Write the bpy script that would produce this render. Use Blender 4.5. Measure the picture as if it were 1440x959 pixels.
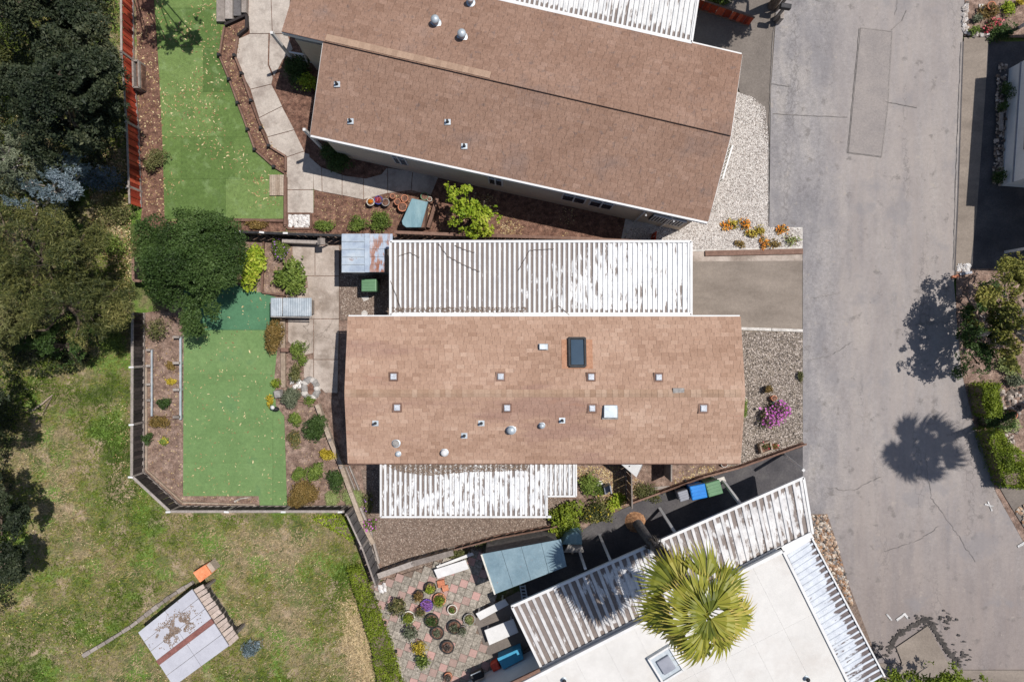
import bpy, math, random
import numpy as np
from mathutils import Vector, noise as mnoise
random.seed(7); RNG = np.random.default_rng(7)
for o in list(bpy.data.objects): bpy.data.objects.remove(o, do_unlink=True)
S = bpy.context.scene; C = S.collection

# ------------------------------------------------------------------ camera
HC, F = 28.0, 960.0                       # drone height in m, focal length in photo pixels
cam = bpy.data.cameras.new('camera'); co = bpy.data.objects.new('camera', cam); C.objects.link(co)
co.location = (0, 0, HC); co.rotation_euler = (0, 0, 0)
cam.lens = 24; cam.sensor_width = 36; cam.clip_end = 2000; cam.clip_start = .1
S.camera = co
# ------------------------------------------------------------------ light
EL, AZ = math.radians(66.0), math.radians(65)
w = bpy.data.worlds.new('World'); S.world = w; w.use_nodes = True
nt = w.node_tree; bg = nt.nodes['Background']
sky = nt.nodes.new('ShaderNodeTexSky'); sky.sky_type = 'NISHITA'; sky.sun_disc = False
sky.sun_elevation = EL; sky.sun_rotation = AZ
nt.links.new(sky.outputs[0], bg.inputs[0]); bg.inputs[1].default_value = 0.085
sl = bpy.data.lights.new('sun', 'SUN'); sl.energy = 4.4; sl.angle = math.radians(.5); sl.color = (1, .955, .90)
so = bpy.data.objects.new('sun', sl); C.objects.link(so)
so.rotation_euler = Vector((-math.sin(AZ)*math.cos(EL), -math.cos(AZ)*math.cos(EL), -math.sin(EL))).to_track_quat('-Z', 'Y').to_euler()
vs = S.view_settings; vs.view_transform = 'Standard'; vs.look = 'None'; vs.gamma = 1; vs.use_curve_mapping = False; vs.exposure = 0.12
S.render.engine = 'CYCLES'

# ------------------------------------------------------------------ helpers
def P(px, py, z=0.0):
    k = (HC - z) / F
    return Vector(((px - 720) * k, (479.5 - py) * k, z))
def Q(pts, z=0.0): return [tuple(P(x, y, z)[:2]) for x, y in pts]

def tag(o, label=None, cat=None, group=None, kind=None):
    if label: o['label'] = label
    if cat: o['category'] = cat
    if group: o['group'] = group
    if kind: o['kind'] = kind
    return o
def thing(name, label, cat, loc=(0, 0, 0), rz=0, group=None):
    o = bpy.data.objects.new(name, None); C.objects.link(o); o.location = loc; o.rotation_euler = (0, 0, rz)
    return tag(o, label, cat, group)

class MB:
    def __init__(s): s.v = []; s.f = []; s.a = []; s.t = .5; s.uv = []
    def add(s, vs_, fs, t=None):
        b = len(s.v); t = s.t if t is None else t
        s.v += [tuple(v) for v in vs_]; s.a += [t] * len(vs_)
        s.f += [tuple(i + b for i in f) for f in fs]; return s
    def prism(s, pts, z0, z1, top=None, t=None):
        n = len(pts); top = top or pts
        area = sum(pts[i][0]*pts[(i+1) % n][1] - pts[(i+1) % n][0]*pts[i][1] for i in range(n))
        if area < 0: pts = pts[::-1]; top = top[::-1]
        V = [(x, y, z0) for x, y in pts] + [(x, y, z1) for x, y in top]
        Fc = [tuple(range(n))[::-1], tuple(range(n, 2*n))] + [(i, (i+1) % n, n + (i+1) % n, n + i) for i in range(n)]
        return s.add(V, Fc, t)
    def slab(s, q, th, t=None):      # q: 4 (or n) top 3D points, thickness straight down
        n = len(q); q = [Vector(p) for p in q]
        area = sum(q[i].x*q[(i+1) % n].y - q[(i+1) % n].x*q[i].y for i in range(n))
        if area < 0: q = q[::-1]
        V = [tuple(p - Vector((0, 0, th))) for p in q] + [tuple(p) for p in q]
        Fc = [tuple(range(n))[::-1], tuple(range(n, 2*n))] + [(i, (i+1) % n, n + (i+1) % n, n + i) for i in range(n)]
        return s.add(V, Fc, t)
    def box(s, c, d, rz=0, t=None):
        cx, cy, cz = c; a, b, h = d[0]/2, d[1]/2, d[2]/2; cr, sr = math.cos(rz), math.sin(rz)
        pts = [(cx + x*cr - y*sr, cy + x*sr + y*cr) for x, y in ((-a, -b), (a, -b), (a, b), (-a, b))]
        return s.prism(pts, cz - h, cz + h, t=t)
    def beam(s, p0, p1, w_, h, t=None):   # bar from p0 to p1, width w_, height h, centred
        p0, p1 = Vector(p0), Vector(p1); d = (p1 - p0).normalized()
        side = d.cross(Vector((0, 0, 1)))
        side = Vector((1, 0, 0)) if side.length < 1e-3 else side.normalized()
        up = side.cross(d).normalized(); a = side*w_/2; b = up*h/2
        V = [p0-a-b, p0+a-b, p0+a+b, p0-a+b, p1-a-b, p1+a-b, p1+a+b, p1-a+b]
        return s.add(V, [(0, 1, 2, 3), (7, 6, 5, 4), (0, 4, 5, 1), (1, 5, 6, 2), (2, 6, 7, 3), (3, 7, 4, 0)], t)
    def tube(s, pts, rs, n=8, t=None, cap=True):
        pts = [Vector(p) for p in pts]; V = []
        for i, p in enumerate(pts):
            d = (pts[min(i+1, len(pts)-1)] - pts[max(i-1, 0)]).normalized()
            a = d.orthogonal().normalized() if abs(d.z) < .95 else (Vector((1, 0, 0)) - d*d.x).normalized()
            b = d.cross(a)
            for k in range(n):
                an = 2*math.pi*k/n; V.append(p + (a*math.cos(an) + b*math.sin(an))*rs[i])
        Fc = [(i*n+k, i*n+(k+1) % n, (i+1)*n+(k+1) % n, (i+1)*n+k) for i in range(len(pts)-1) for k in range(n)]
        if cap: Fc += [tuple(range(n))[::-1], tuple(range((len(pts)-1)*n, len(pts)*n))]
        return s.add(V, Fc, t)
    def lathe(s, c, prof, n=16, t=None, sq=1.0):
        V = []
        for r, z in prof:
            for k in range(n):
                an = 2*math.pi*k/n; V.append((c[0]+r*math.cos(an), c[1]+r*sq*math.sin(an), c[2]+z))
        m = len(prof)
        Fc = [(i*n+k, i*n+(k+1) % n, (i+1)*n+(k+1) % n, (i+1)*n+k) for i in range(m-1) for k in range(n)]
        Fc += [tuple(range(n))[::-1], tuple(range((m-1)*n, m*n))]
        return s.add(V, Fc, t)
    def build(s, name, m, parent=None, smooth=False, bevel=0):
        me = bpy.data.meshes.new(name); me.from_pydata(s.v, [], s.f); me.materials.append(m)
        at = me.attributes.new('t', 'FLOAT', 'POINT'); at.data.foreach_set('value', np.array(s.a, 'f'))
        if s.uv:
            for nm, k in (('u', 0), ('v', 1)):
                a2 = me.attributes.new(nm, 'FLOAT', 'POINT'); a2.data.foreach_set('value', np.array([q[k] for q in s.uv], 'f'))
        if smooth: me.polygons.foreach_set('use_smooth', [True]*len(me.polygons))
        me.update()
        o = bpy.data.objects.new(name, me); C.objects.link(o)
        if parent: o.parent = parent; o.matrix_parent_inverse = parent_inv(parent)
        if bevel:
            b = o.modifiers.new('bevel', 'BEVEL'); b.width = bevel; b.segments = 2; b.limit_method = 'ANGLE'
        return o
from mathutils import Matrix
def world_of(p):
    m = Matrix.LocRotScale(p.location, p.rotation_euler, p.scale)
    return (world_of(p.parent) @ p.matrix_parent_inverse @ m) if p.parent else m
def parent_inv(p): return world_of(p).inverted()

def fastmesh(name, V, nper, m, parent=None, t=None):
    """V (N*nper,3) polygons of nper verts each."""
    N = len(V)//nper
    me = bpy.data.meshes.new(name); me.vertices.add(len(V)); me.vertices.foreach_set('co', V.astype('f').ravel())
    me.loops.add(len(V)); me.loops.foreach_set('vertex_index', np.arange(len(V), dtype='i'))
    me.polygons.add(N); me.polygons.foreach_set('loop_start', np.arange(0, len(V), nper, dtype='i'))
    me.polygons.foreach_set('loop_total', np.full(N, nper, 'i'))
    me.update(calc_edges=True); me.materials.append(m)
    at = me.attributes.new('t', 'FLOAT', 'POINT'); at.data.foreach_set('value', np.repeat(t, nper).astype('f'))
    o = bpy.data.objects.new(name, me); C.objects.link(o)
    if parent: o.parent = parent; o.matrix_parent_inverse = parent_inv(parent)
    return o
def unit(a): return a/np.maximum(np.linalg.norm(a, axis=1, keepdims=True), 1e-6)
def leaves(name, pts, size, m, parent=None, up=.7, asp=.45, t=None, nrm=None, jit=.35):
    N = len(pts)
    n = RNG.normal(size=(N, 3)); n[:, 2] += up*2
    if nrm is not None: n = n*1.0 + nrm*.55
    n = unit(n); a = unit(np.cross(n, RNG.normal(size=(N, 3)))); b = np.cross(n, a)
    s_ = size*(1 + jit*RNG.normal(size=(N, 1))).clip(.4, 2)
    bend = n*s_*.15
    V = np.stack([pts - a*s_/2 - bend, pts + b*s_*asp/2, pts + a*s_/2 - bend, pts - b*s_*asp/2], 1).reshape(-1, 3)
    if t is None: t = RNG.random(N)
    return fastmesh(name, V, 4, m, parent, t)

def vnoise(x, y, seed=0):
    x = np.asarray(x, float); y = np.asarray(y, float)
    xi = np.floor(x).astype(int); yi = np.floor(y).astype(int); fx = x-xi; fy = y-yi
    def h(a, b):
        k = (a*374761393 + b*668265263 + seed*1442695041) & 0xffffffff
        k = ((k ^ (k >> 13))*1274126177) & 0xffffffff
        return ((k ^ (k >> 16)) & 0xffff)/65535.
    fx = fx*fx*(3-2*fx); fy = fy*fy*(3-2*fy)
    return (h(xi, yi)*(1-fx)+h(xi+1, yi)*fx)*(1-fy)+(h(xi, yi+1)*(1-fx)+h(xi+1, yi+1)*fx)*fy
def inpoly(X, Y, poly):
    r = np.zeros(len(X), bool); n = len(poly)
    for i in range(n):
        x1, y1 = poly[i]; x2, y2 = poly[(i+1) % n]
        c = ((y1 > Y) != (y2 > Y)) & (X < (x2-x1)*(Y-y1)/((y2-y1) if y2 != y1 else 1e-9)+x1)
        r ^= c
    return r
def scatter(polypx, n):
    """n random world xy inside a polygon given in ground pixels"""
    w_ = Q(polypx); xs = [p[0] for p in w_]; ys = [p[1] for p in w_]
    out = np.zeros((0, 2))
    while len(out) < n:
        X = RNG.uniform(min(xs), max(xs), n*2); Y = RNG.uniform(min(ys), max(ys), n*2)
        k = inpoly(X, Y, w_); out = np.vstack([out, np.stack([X[k], Y[k]], 1)])
        if not k.any(): break
    return out[:n]

# ------------------------------------------------------------------ materials
def mat(name, cols, sc=2.0, rough=.9, bump=.25, bsc=25, fine=.25, rnd=0., att=0., stretch=(1, 1, 1), metal=0, transl=0, crack=None, spec=.3,
        blotch=None, blend=None, mid=.7):
    m = bpy.data.materials.new(name); m.use_nodes = True; N = m.node_tree.nodes; L = m.node_tree.links
    b = N['Principled BSDF']; b.inputs['Roughness'].default_value = rough; b.inputs['Metallic'].default_value = metal
    b.inputs['Specular IOR Level'].default_value = spec
    geo = N.new('ShaderNodeNewGeometry'); mp = N.new('ShaderNodeMapping'); mp.inputs['Scale'].default_value = stretch
    L.new(geo.outputs['Position'], mp.inputs[0])
    def nz(s, det=6, r=.6, vec=None):
        n = N.new('ShaderNodeTexNoise'); n.inputs['Scale'].default_value = s; n.inputs['Detail'].default_value = det; n.inputs['Roughness'].default_value = r
        L.new(vec or mp.outputs[0], n.inputs['Vector']); return n.outputs[0]
    def math_(op, a, c):
        n = N.new('ShaderNodeMath'); n.operation = op
        for i, v in enumerate((a, c)):
            if isinstance(v, (int, float)): n.inputs[i].default_value = v
            else: L.new(v, n.inputs[i])
        return n.outputs[0]
    def mix(fac, a, c, typ='MIX'):
        n = N.new('ShaderNodeMix'); n.data_type = 'RGBA'; n.blend_type = typ
        for sck, v in ((n.inputs[0], fac), (n.inputs[6], a), (n.inputs[7], c)):
            if hasattr(v, 'is_output') or isinstance(v, bpy.types.NodeSocket): L.new(v, sck)
            else: sck.default_value = v if isinstance(v, float) else (*v, 1)
        return n.outputs[2]
    f = nz(sc)
    if att:
        a = N.new('ShaderNodeAttribute'); a.attribute_name = 't'
        f = math_('ADD', math_('MULTIPLY', f, 1-att), math_('MULTIPLY', a.outputs['Fac'], att))
    if rnd:
        oi = N.new('ShaderNodeObjectInfo')
        f = math_('ADD', math_('MULTIPLY', f, 1-rnd), math_('MULTIPLY', oi.outputs['Random'], rnd))
    rp = N.new('ShaderNodeValToRGB'); el = rp.color_ramp.elements
    lo, hi = (.33, .67) if not (att or rnd) else ((.2, .8) if max(att, rnd) < .7 else (.1, .9))
    for i, c in enumerate(cols):
        x = lo + (hi-lo)*i/max(1, len(cols)-1)
        e = el[i] if i < 2 else el.new(x)
        e.position = x
    ps = sorted(el, key=lambda e: e.position)
    for e, c in zip(ps, cols): e.color = (*c, 1)
    if len(cols) == 1: ps[1].color = (*cols[0], 1)
    L.new(f, rp.inputs[0]); col = rp.outputs[0]
    if blotch:                                   # (colour, scale, threshold, softness, amount)
        for bc, bs, th, sf, am in blotch:
            mr = N.new('ShaderNodeMapRange'); mr.inputs[1].default_value = th; mr.inputs[2].default_value = th+sf; mr.inputs[4].default_value = am
            L.new(nz(bs, 5, .6), mr.inputs[0]); col = mix(mr.outputs[0], col, bc)
    if fine:
        mr = N.new('ShaderNodeMapRange'); mr.inputs[1].default_value = .3; mr.inputs[2].default_value = .7
        mr.inputs[3].default_value = 1-fine; mr.inputs[4].default_value = 1+fine
        L.new(nz(bsc, 4, .7, geo.outputs['Position']), mr.inputs[0])
        m2 = N.new('ShaderNodeMapRange'); m2.inputs[1].default_value = .3; m2.inputs[2].default_value = .7
        m2.inputs[3].default_value = 1-fine*mid; m2.inputs[4].default_value = 1+fine*mid
        L.new(nz(bsc*.3, 3, .65, geo.outputs['Position']), m2.inputs[0]); mm_ = math_('MULTIPLY', mr.outputs[0], m2.outputs[0])
        cb = N.new('ShaderNodeCombineColor')
        for i in range(3): L.new(mm_, cb.inputs[i])
        col = mix(1.0, col, cb.outputs[0], 'MULTIPLY')
    hgt = nz(bsc, 4, .7, geo.outputs['Position'])
    if crack:                                    # (colour, scale, width, amount)
        cc, cs, cw, ca = crack
        dn = N.new('ShaderNodeTexNoise'); dn.inputs['Scale'].default_value = cs*2; dn.inputs['Detail'].default_value = 4
        L.new(geo.outputs['Position'], dn.inputs['Vector'])
        va = N.new('ShaderNodeVectorMath'); va.operation = 'MULTIPLY_ADD'; L.new(dn.outputs['Color'], va.inputs[0]); va.inputs[1].default_value = (.9/cs,)*3
        L.new(geo.outputs['Position'], va.inputs[2])
        vo = N.new('ShaderNodeTexVoronoi'); vo.feature = 'DISTANCE_TO_EDGE'; vo.inputs['Scale'].default_value = cs; L.new(va.outputs[0], vo.inputs['Vector'])
        mr = N.new('ShaderNodeMapRange'); mr.inputs[1].default_value = 0; mr.inputs[2].default_value = cw; mr.inputs[3].default_value = ca; mr.inputs[4].default_value = 0
        L.new(vo.outputs['Distance'], mr.inputs[0])
        msk = N.new('ShaderNodeMapRange'); msk.inputs[1].default_value = .45; msk.inputs[2].default_value = .6
        L.new(nz(cs*.7, 3, .5, geo.outputs['Position']), msk.inputs[0])
        col = mix(math_('MULTIPLY', mr.outputs[0], msk.outputs[0]), col, cc)
    if blend: col = blend(N, L, nz, math_, mix, geo, col)
    L.new(col, b.inputs['Base Color'])
    if bump:
        bp = N.new('ShaderNodeBump'); bp.inputs['Strength'].default_value = bump; bp.inputs['Distance'].default_value = .03
        L.new(hgt, bp.inputs['Height']); L.new(bp.outputs[0], b.inputs['Normal'])
    if transl:
        out = N['Material Output']; tr = N.new('ShaderNodeBsdfTranslucent'); mx = N.new('ShaderNodeMixShader'); mx.inputs[0].default_value = transl
        L.new(col, tr.inputs[0]); L.new(b.outputs[0], mx.inputs[1]); L.new(tr.outputs[0], mx.inputs[2]); L.new(mx.outputs[0], out.inputs[0])
    return m
def corrmat(name, base, dirt, thr0, thr1, vscale=3.0, endv=.9, nr=60, amount=.9, toptoo=.0, starts=0.0):
    """ribbed metal sheet; leaf dirt lies in the troughs (t=1), driven by u (across) and v (along)"""
    def blend(N, L, nz, math_, mix, geo, col):
        A = {}
        for k in 'tuv':
            a = N.new('ShaderNodeAttribute'); a.attribute_name = k; A[k] = a.outputs['Fac']
        cx = N.new('ShaderNodeCombineXYZ'); L.new(math_('MULTIPLY', A['u'], nr*1.0), cx.inputs[0]); L.new(math_('MULTIPLY', A['v'], vscale), cx.inputs[1])
        n = nz(1.0, 5, .65, cx.outputs[0])
        th = math_('ADD', math_('MULTIPLY', A['u'], thr1-thr0), thr0)
        big = nz(.35, 2, .5, geo.outputs['Position'])
        d = math_('SUBTRACT', math_('ADD', math_('MULTIPLY', n, .75), math_('MULTIPLY', big, .25)), th)
        e = N.new('ShaderNodeMapRange'); e.inputs[1].default_value = endv; e.inputs[2].default_value = 1.; e.inputs[4].default_value = .35
        L.new(A['v'], e.inputs[0]); d = math_('ADD', d, e.outputs[0])
        if starts:
            e2 = N.new('ShaderNodeMapRange'); e2.inputs[1].default_value = 1-endv; e2.inputs[2].default_value = 0.; e2.inputs[4].default_value = starts
            L.new(A['v'], e2.inputs[0]); d = math_('ADD', d, e2.outputs[0])
        mr = N.new('ShaderNodeMapRange'); mr.inputs[1].default_value = 0; mr.inputs[2].default_value = .05; L.new(d, mr.inputs[0])
        tm = N.new('ShaderNodeMapRange'); tm.inputs[1].default_value = .35; tm.inputs[2].default_value = .6; tm.inputs[3].default_value = toptoo; tm.inputs[4].default_value = 1.
        L.new(math_('ADD', A['t'], math_('MULTIPLY', math_('SUBTRACT', nz(9, 5, .75, geo.outputs['Position']), .5), 1.5)), tm.inputs[0])
        dc = mix(nz(45, 3, .7, geo.outputs['Position']), tuple(c*.55 for c in dirt), tuple(min(1, c*1.5) for c in dirt))
        return mix(math_('MULTIPLY', math_('MULTIPLY', mr.outputs[0], tm.outputs[0]), amount), col, dc)
    return mat(name, base, sc=3, rough=.55, bump=.05, fine=.06, blend=blend)

M = {}
def road_blend(N, L, nz, math_, mix, geo, col):
    s = N.new('ShaderNodeSeparateXYZ'); L.new(geo.outputs['Position'], s.inputs[0])
    # warm worn wheel tracks along the middle of the road, cool tarry margins
    a = N.new('ShaderNodeMapRange'); a.interpolation_type = 'SMOOTHSTEP'
    a.inputs[1].default_value = 12.6; a.inputs[2].default_value = 15.2; L.new(math_('ADD', s.outputs[0], math_('MULTIPLY', nz(.6, 4), 1.4)), a.inputs[0])
    mp = N.new('ShaderNodeMapping'); mp.inputs['Scale'].default_value = (2.6, .12, 1); L.new(geo.outputs['Position'], mp.inputs[0])
    st = nz(1.3, 6, .6, mp.outputs[0])
    col = mix(math_('MULTIPLY', a.outputs[0], math_('MULTIPLY', st, 1.05)), col, (.302, .262, .238))
    yy = N.new('ShaderNodeMapRange'); yy.interpolation_type = 'SMOOTHSTEP'; yy.inputs[1].default_value = -1.0; yy.inputs[2].default_value = -11.; yy.inputs[4].default_value = 1.
    L.new(math_('ADD', s.outputs[1], math_('MULTIPLY', nz(.5, 4), 5.0)), yy.inputs[0]); col = mix(yy.outputs[0], col, (.80, .762, .75), 'MULTIPLY')
    for sc_, th_, cc_, am_ in ((1.7, .60, (.12, .108, .10), .55), (2.6, .62, (.34, .30, .26), .5), (.45, .55, (.20, .19, .195), .45)):
        q = N.new('ShaderNodeMapRange'); q.inputs[1].default_value = th_; q.inputs[2].default_value = th_+.07; q.inputs[4].default_value = am_
        L.new(nz(sc_, 6, .65, geo.outputs['Position']), q.inputs[0]); col = mix(q.outputs[0], col, cc_)
    mc = N.new('ShaderNodeMapping'); mc.inputs['Scale'].default_value = (1, .55, 1); L.new(geo.outputs['Position'], mc.inputs[0])
    vo = N.new('ShaderNodeTexVoronoi'); vo.feature = 'DISTANCE_TO_EDGE'; vo.inputs['Scale'].default_value = 4.5
    va = N.new('ShaderNodeVectorMath'); va.operation = 'MULTIPLY_ADD'; dn = N.new('ShaderNodeTexNoise'); dn.inputs['Scale'].default_value = 7; L.new(geo.outputs['Position'], dn.inputs['Vector'])
    L.new(dn.outputs['Color'], va.inputs[0]); va.inputs[1].default_value = (.2,)*3; L.new(mc.outputs[0], va.inputs[2]); L.new(va.outputs[0], vo.inputs['Vector'])
    c1 = N.new('ShaderNodeMapRange'); c1.inputs[1].default_value = 0; c1.inputs[2].default_value = .09; c1.inputs[3].default_value = .55; c1.inputs[4].default_value = 0; L.new(vo.outputs['Distance'], c1.inputs[0])
    mk = N.new('ShaderNodeMapping'); mk.inputs['Scale'].default_value = (1.1, .13, 1); L.new(geo.outputs['Position'], mk.inputs[0])
    c2 = N.new('ShaderNodeMapRange'); c2.inputs[1].default_value = .56; c2.inputs[2].default_value = .66; L.new(nz(1.0, 3, .5, mk.outputs[0]), c2.inputs[0])
    col = mix(math_('MULTIPLY', c1.outputs[0], c2.outputs[0]), col, (.11, .10, .095))
    return col
M['road'] = mat('asphalt_road', [(.195, .183, .186), (.245, .23, .228), (.295, .272, .258)], sc=1.3, bsc=30, fine=.24, bump=.4, stretch=(1, .35, 1), rough=.92,
                crack=((.14, .125, .115), .55, .012, .55), blotch=[((.15, .145, .155), .9, .53, .1, .5), ((.33, .30, .275), .6, .55, .1, .45), ((.12, .115, .12), 4, .66, .05, .35)], blend=road_blend)
M['roadpatch'] = mat('asphalt_patch', [(.22, .198, .188), (.27, .24, .222)], sc=1.2, bsc=40, fine=.16, bump=.3)
M['paletrail'] = mat('pale_spill', [(.26, .235, .215), (.33, .29, .25)], sc=5)
M['roadpatch2'] = mat('lower_asphalt', [(.185, .168, .162), (.228, .208, .198), (.268, .243, .226)], sc=1.2, bsc=30, fine=.26, bump=.3, blotch=[((.12, .11, .11), 1.3, .57, .1, .5), ((.33, .29, .25), 1.6, .62, .06, .4)])
M['tar'] = mat('old_tar', [(.035, .031, .029), (.085, .075, .068)], sc=3, bsc=30)
M['seam'] = mat('road_seam_fill', [(.15, .135, .125), (.22, .2, .185)], sc=5, bsc=30)
M['paint'] = mat('worn_white_paint', [(.32, .31, .30), (.58, .57, .56)], sc=7, bump=.05)
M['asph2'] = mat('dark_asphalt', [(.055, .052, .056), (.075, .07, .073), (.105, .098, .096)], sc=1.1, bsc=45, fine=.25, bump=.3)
M['asph3'] = mat('driveway_asphalt', [(.14, .12, .105), (.18, .155, .135)], sc=1, bsc=45, fine=.2)
M['drive'] = mat('driveway_concrete', [(.175, .145, .12), (.215, .18, .15), (.25, .21, .175)], sc=.9, bsc=35, fine=.14, stretch=(.5, 1.3, 1), blotch=[((.12, .10, .085), 1.2, .6, .1, .4)])
M['conc'] = mat('concrete', [(.30, .245, .205), (.38, .32, .275), (.45, .39, .34)], sc=2.2, bsc=30, fine=.16, bump=.2, rnd=.06,
                blotch=[((.19, .15, .12), .9, .48, .14, .7), ((.5, .44, .39), 3, .6, .1, .4)], crack=((.12, .10, .08), .45, .012, .6))
M['path'] = mat('path_concrete', [(.32, .275, .24), (.41, .36, .315), (.48, .43, .38)], sc=1.4, bsc=30, fine=.16, bump=.2, rnd=.06, blotch=[((.22, .18, .155), 1.3, .5, .14, .6), ((.5, .46, .41), 4, .6, .08, .4)])
M['kerb'] = mat('pale_kerb', [(.42, .39, .36), (.55, .52, .48)], sc=5)
M['soil'] = mat('garden_soil', [(.125, .08, .06), (.20, .135, .105), (.28, .2, .16)], sc=3, bsc=22, fine=.5, bump=.8, blotch=[((.34, .25, .2), 5, .6, .05, .6)])
M['mulch'] = mat('bark_mulch', [(.085, .042, .03), (.15, .08, .056), (.21, .12, .085)], sc=4, bsc=24, fine=.55, bump=.9)
M['grit'] = mat('gravel_base', [(.16, .13, .10), (.26, .22, .18)], sc=14, bsc=30, fine=.5, bump=1)
M['grit2'] = mat('brown_gravel_base', [(.14, .10, .08), (.22, .165, .13)], sc=14, bsc=30, fine=.5, bump=1)
M['turf'] = mat('synthetic_turf', [(.07, .12, .03), (.10, .16, .042), (.145, .21, .066)], sc=1.6, bsc=28, fine=.26, bump=.7, rnd=.5, blotch=[((.20, .28, .12), 2.2, .54, .12, .5), ((.07, .12, .03), 1.1, .58, .1, .5)])
M['turf2'] = mat('lower_turf', [(.105, .18, .062), (.13, .215, .078), (.17, .255, .10)], sc=1.0, bsc=30, fine=.16, bump=.6, rnd=.12, blotch=[((.17, .27, .10), 1.8, .56, .12, .4), ((.06, .15, .06), 1.0, .58, .1, .4)])
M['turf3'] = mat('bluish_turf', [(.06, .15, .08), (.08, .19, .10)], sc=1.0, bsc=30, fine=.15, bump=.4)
M['wild'] = mat('rough_grass_ground', [(.05, .07, .018), (.10, .12, .035), (.20, .16, .09), (.10, .11, .035)], sc=.75, bsc=16, fine=.45, bump=1,
                blotch=[((.34, .255, .18), .9, .54, .08, .75), ((.10, .18, .025), .7, .52, .08, .8), ((.05, .06, .025), 3.0, .58, .08, .6)])
M['blade'] = mat('grass_blades', [(.06, .10, .010), (.12, .175, .018), (.19, .215, .035), (.30, .25, .10), (.44, .34, .21)], sc=2, att=.9, fine=0, bump=0, transl=.2)
M['leafdry'] = mat('dry_leaves', [(.22, .12, .06), (.42, .30, .14), (.62, .52, .30)], sc=2, att=.9, fine=0, bump=0)
M['straw'] = mat('dry_straw', [(.28, .20, .10), (.44, .33, .18), (.56, .44, .26)], sc=2, att=.9, fine=0, bump=0)
M['white'] = mat('white_paint', [(.56, .555, .545), (.66, .65, .64)], sc=2, rough=.5, bump=.05, fine=.04)
M['whiteroof'] = mat('white_roof_membrane', [(.53, .512, .485), (.60, .582, .555)], rnd=.1, sc=.7, rough=.8, bump=.12, bsc=6, fine=.04, blotch=[((.47, .435, .40), .6, .52, .15, .55)])
M['domew'] = mat('vent_dome_plastic', [(.40, .42, .46), (.50, .52, .55)], sc=8, rough=.4)
M['wall'] = mat('beige_siding', [(.56, .47, .37), (.62, .53, .42)], sc=1.5, rough=.8, bump=.1, stretch=(1, 1, 6), fine=.06)
M['wallw'] = mat('white_siding', [(.62, .62, .63), (.7, .7, .7)], sc=1.5, rough=.7, bump=.1, fine=.05)
M['deckmat'] = mat('roof_underlay', [(.12, .08, .06)], sc=2)
M['glass'] = mat('window_glass', [(.015, .025, .04), (.03, .045, .07)], sc=1, rough=.08, bump=0, fine=0, spec=.8)
M['skyglass'] = mat('skylight_glass', [(.03, .055, .085), (.045, .075, .11)], sc=1, rough=.15, bump=0, fine=0, spec=.6)
M['galv'] = mat('galvanised_metal', [(.34, .39, .43), (.50, .54, .57)], sc=3, rough=.5, bump=.05, metal=.3, fine=.08)
M['dark'] = mat('dark_iron', [(.012, .012, .014), (.03, .03, .033)], sc=4, rough=.6)
M['red'] = mat('red_stained_boards', [(.17, .02, .010), (.36, .05, .022), (.50, .10, .05)], sc=3, stretch=(1, 1, .3), rough=.75, rnd=.85, bsc=30)
M['blackwood'] = mat('dark_stained_boards', [(.018, .014, .014), (.035, .028, .027), (.07, .055, .05)], sc=3, rough=.85, rnd=.45, bsc=30)
M['greywood'] = mat('weathered_grey_timber', [(.16, .135, .12), (.26, .225, .2), (.36, .32, .29)], sc=4, rough=.9, rnd=.4, bsc=30, bump=.5)
M['brownwood'] = mat('brown_timber', [(.10, .055, .04), (.17, .10, .075), (.23, .145, .11)], sc=4, rough=.9, rnd=.4, bsc=30, bump=.5)
M['tanwood'] = mat('tan_timber', [(.24, .18, .13), (.34, .27, .21), (.42, .35, .28)], sc=4, rough=.9, rnd=.4, bsc=30, bump=.5)
M['darkgrey'] = mat('dark_grey_boards', [(.07, .066, .068), (.12, .112, .112), (.17, .16, .155)], sc=3, rough=.9, rnd=.4, bsc=30, bump=.5)
M['terra'] = mat('terracotta', [(.42, .15, .08), (.56, .24, .14)], sc=5, rough=.8, rnd=.5)
M['pinkpave'] = mat('pink_pavers', [(.30, .215, .185), (.44, .27, .24)], sc=4, rough=.9, rnd=.6, bsc=30, fine=.15)
M['greypave'] = mat('grey_aggregate_pavers', [(.20, .175, .145), (.28, .25, .21), (.35, .31, .265)], sc=9, rough=.95, rnd=.25, bsc=30, fine=.45, bump=.8)
M['potblack'] = mat('black_plastic', [(.02, .02, .02), (.045, .042, .04)], sc=4, rough=.5)
M['potblue'] = mat('cobalt_glaze', [(.02, .04, .22), (.04, .07, .32)], sc=4, rough=.25)
M['potpurple'] = mat('purple_glaze', [(.10, .05, .32), (.14, .08, .40)], sc=4, rough=.4)
M['potwhite'] = mat('pale_glaze', [(.5, .48, .42), (.66, .63, .56)], sc=4, rough=.4)
M['potgrey'] = mat('stone_grey_pot', [(.2, .19, .18), (.32, .3, .28)], sc=6, rough=.8)
M['binblue'] = mat('blue_plastic', [(.015, .17, .52), (.025, .22, .62)], sc=2, rough=.35, fine=.04, bump=.02)
M['bingreen'] = mat('green_plastic', [(.095, .20, .105), (.125, .245, .135)], sc=2, rough=.45, fine=.08, bump=.05)
M['bingrey'] = mat('grey_plastic', [(.22, .23, .27), (.28, .29, .33)], sc=2, rough=.45, fine=.05, bump=.02)
M['tarp'] = mat('blue_grey_panel', [(.10, .20, .24), (.15, .26, .30), (.20, .31, .34)], sc=1.5, rough=.6, fine=.08, stretch=(3, .5, 1))
M['cyan'] = mat('turquoise_cover', [(.04, .25, .40), (.06, .30, .46)], sc=2, rough=.6, fine=.04)
M['redbox'] = mat('red_plastic', [(.55, .05, .03), (.65, .09, .05)], sc=4, rough=.5)
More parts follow.
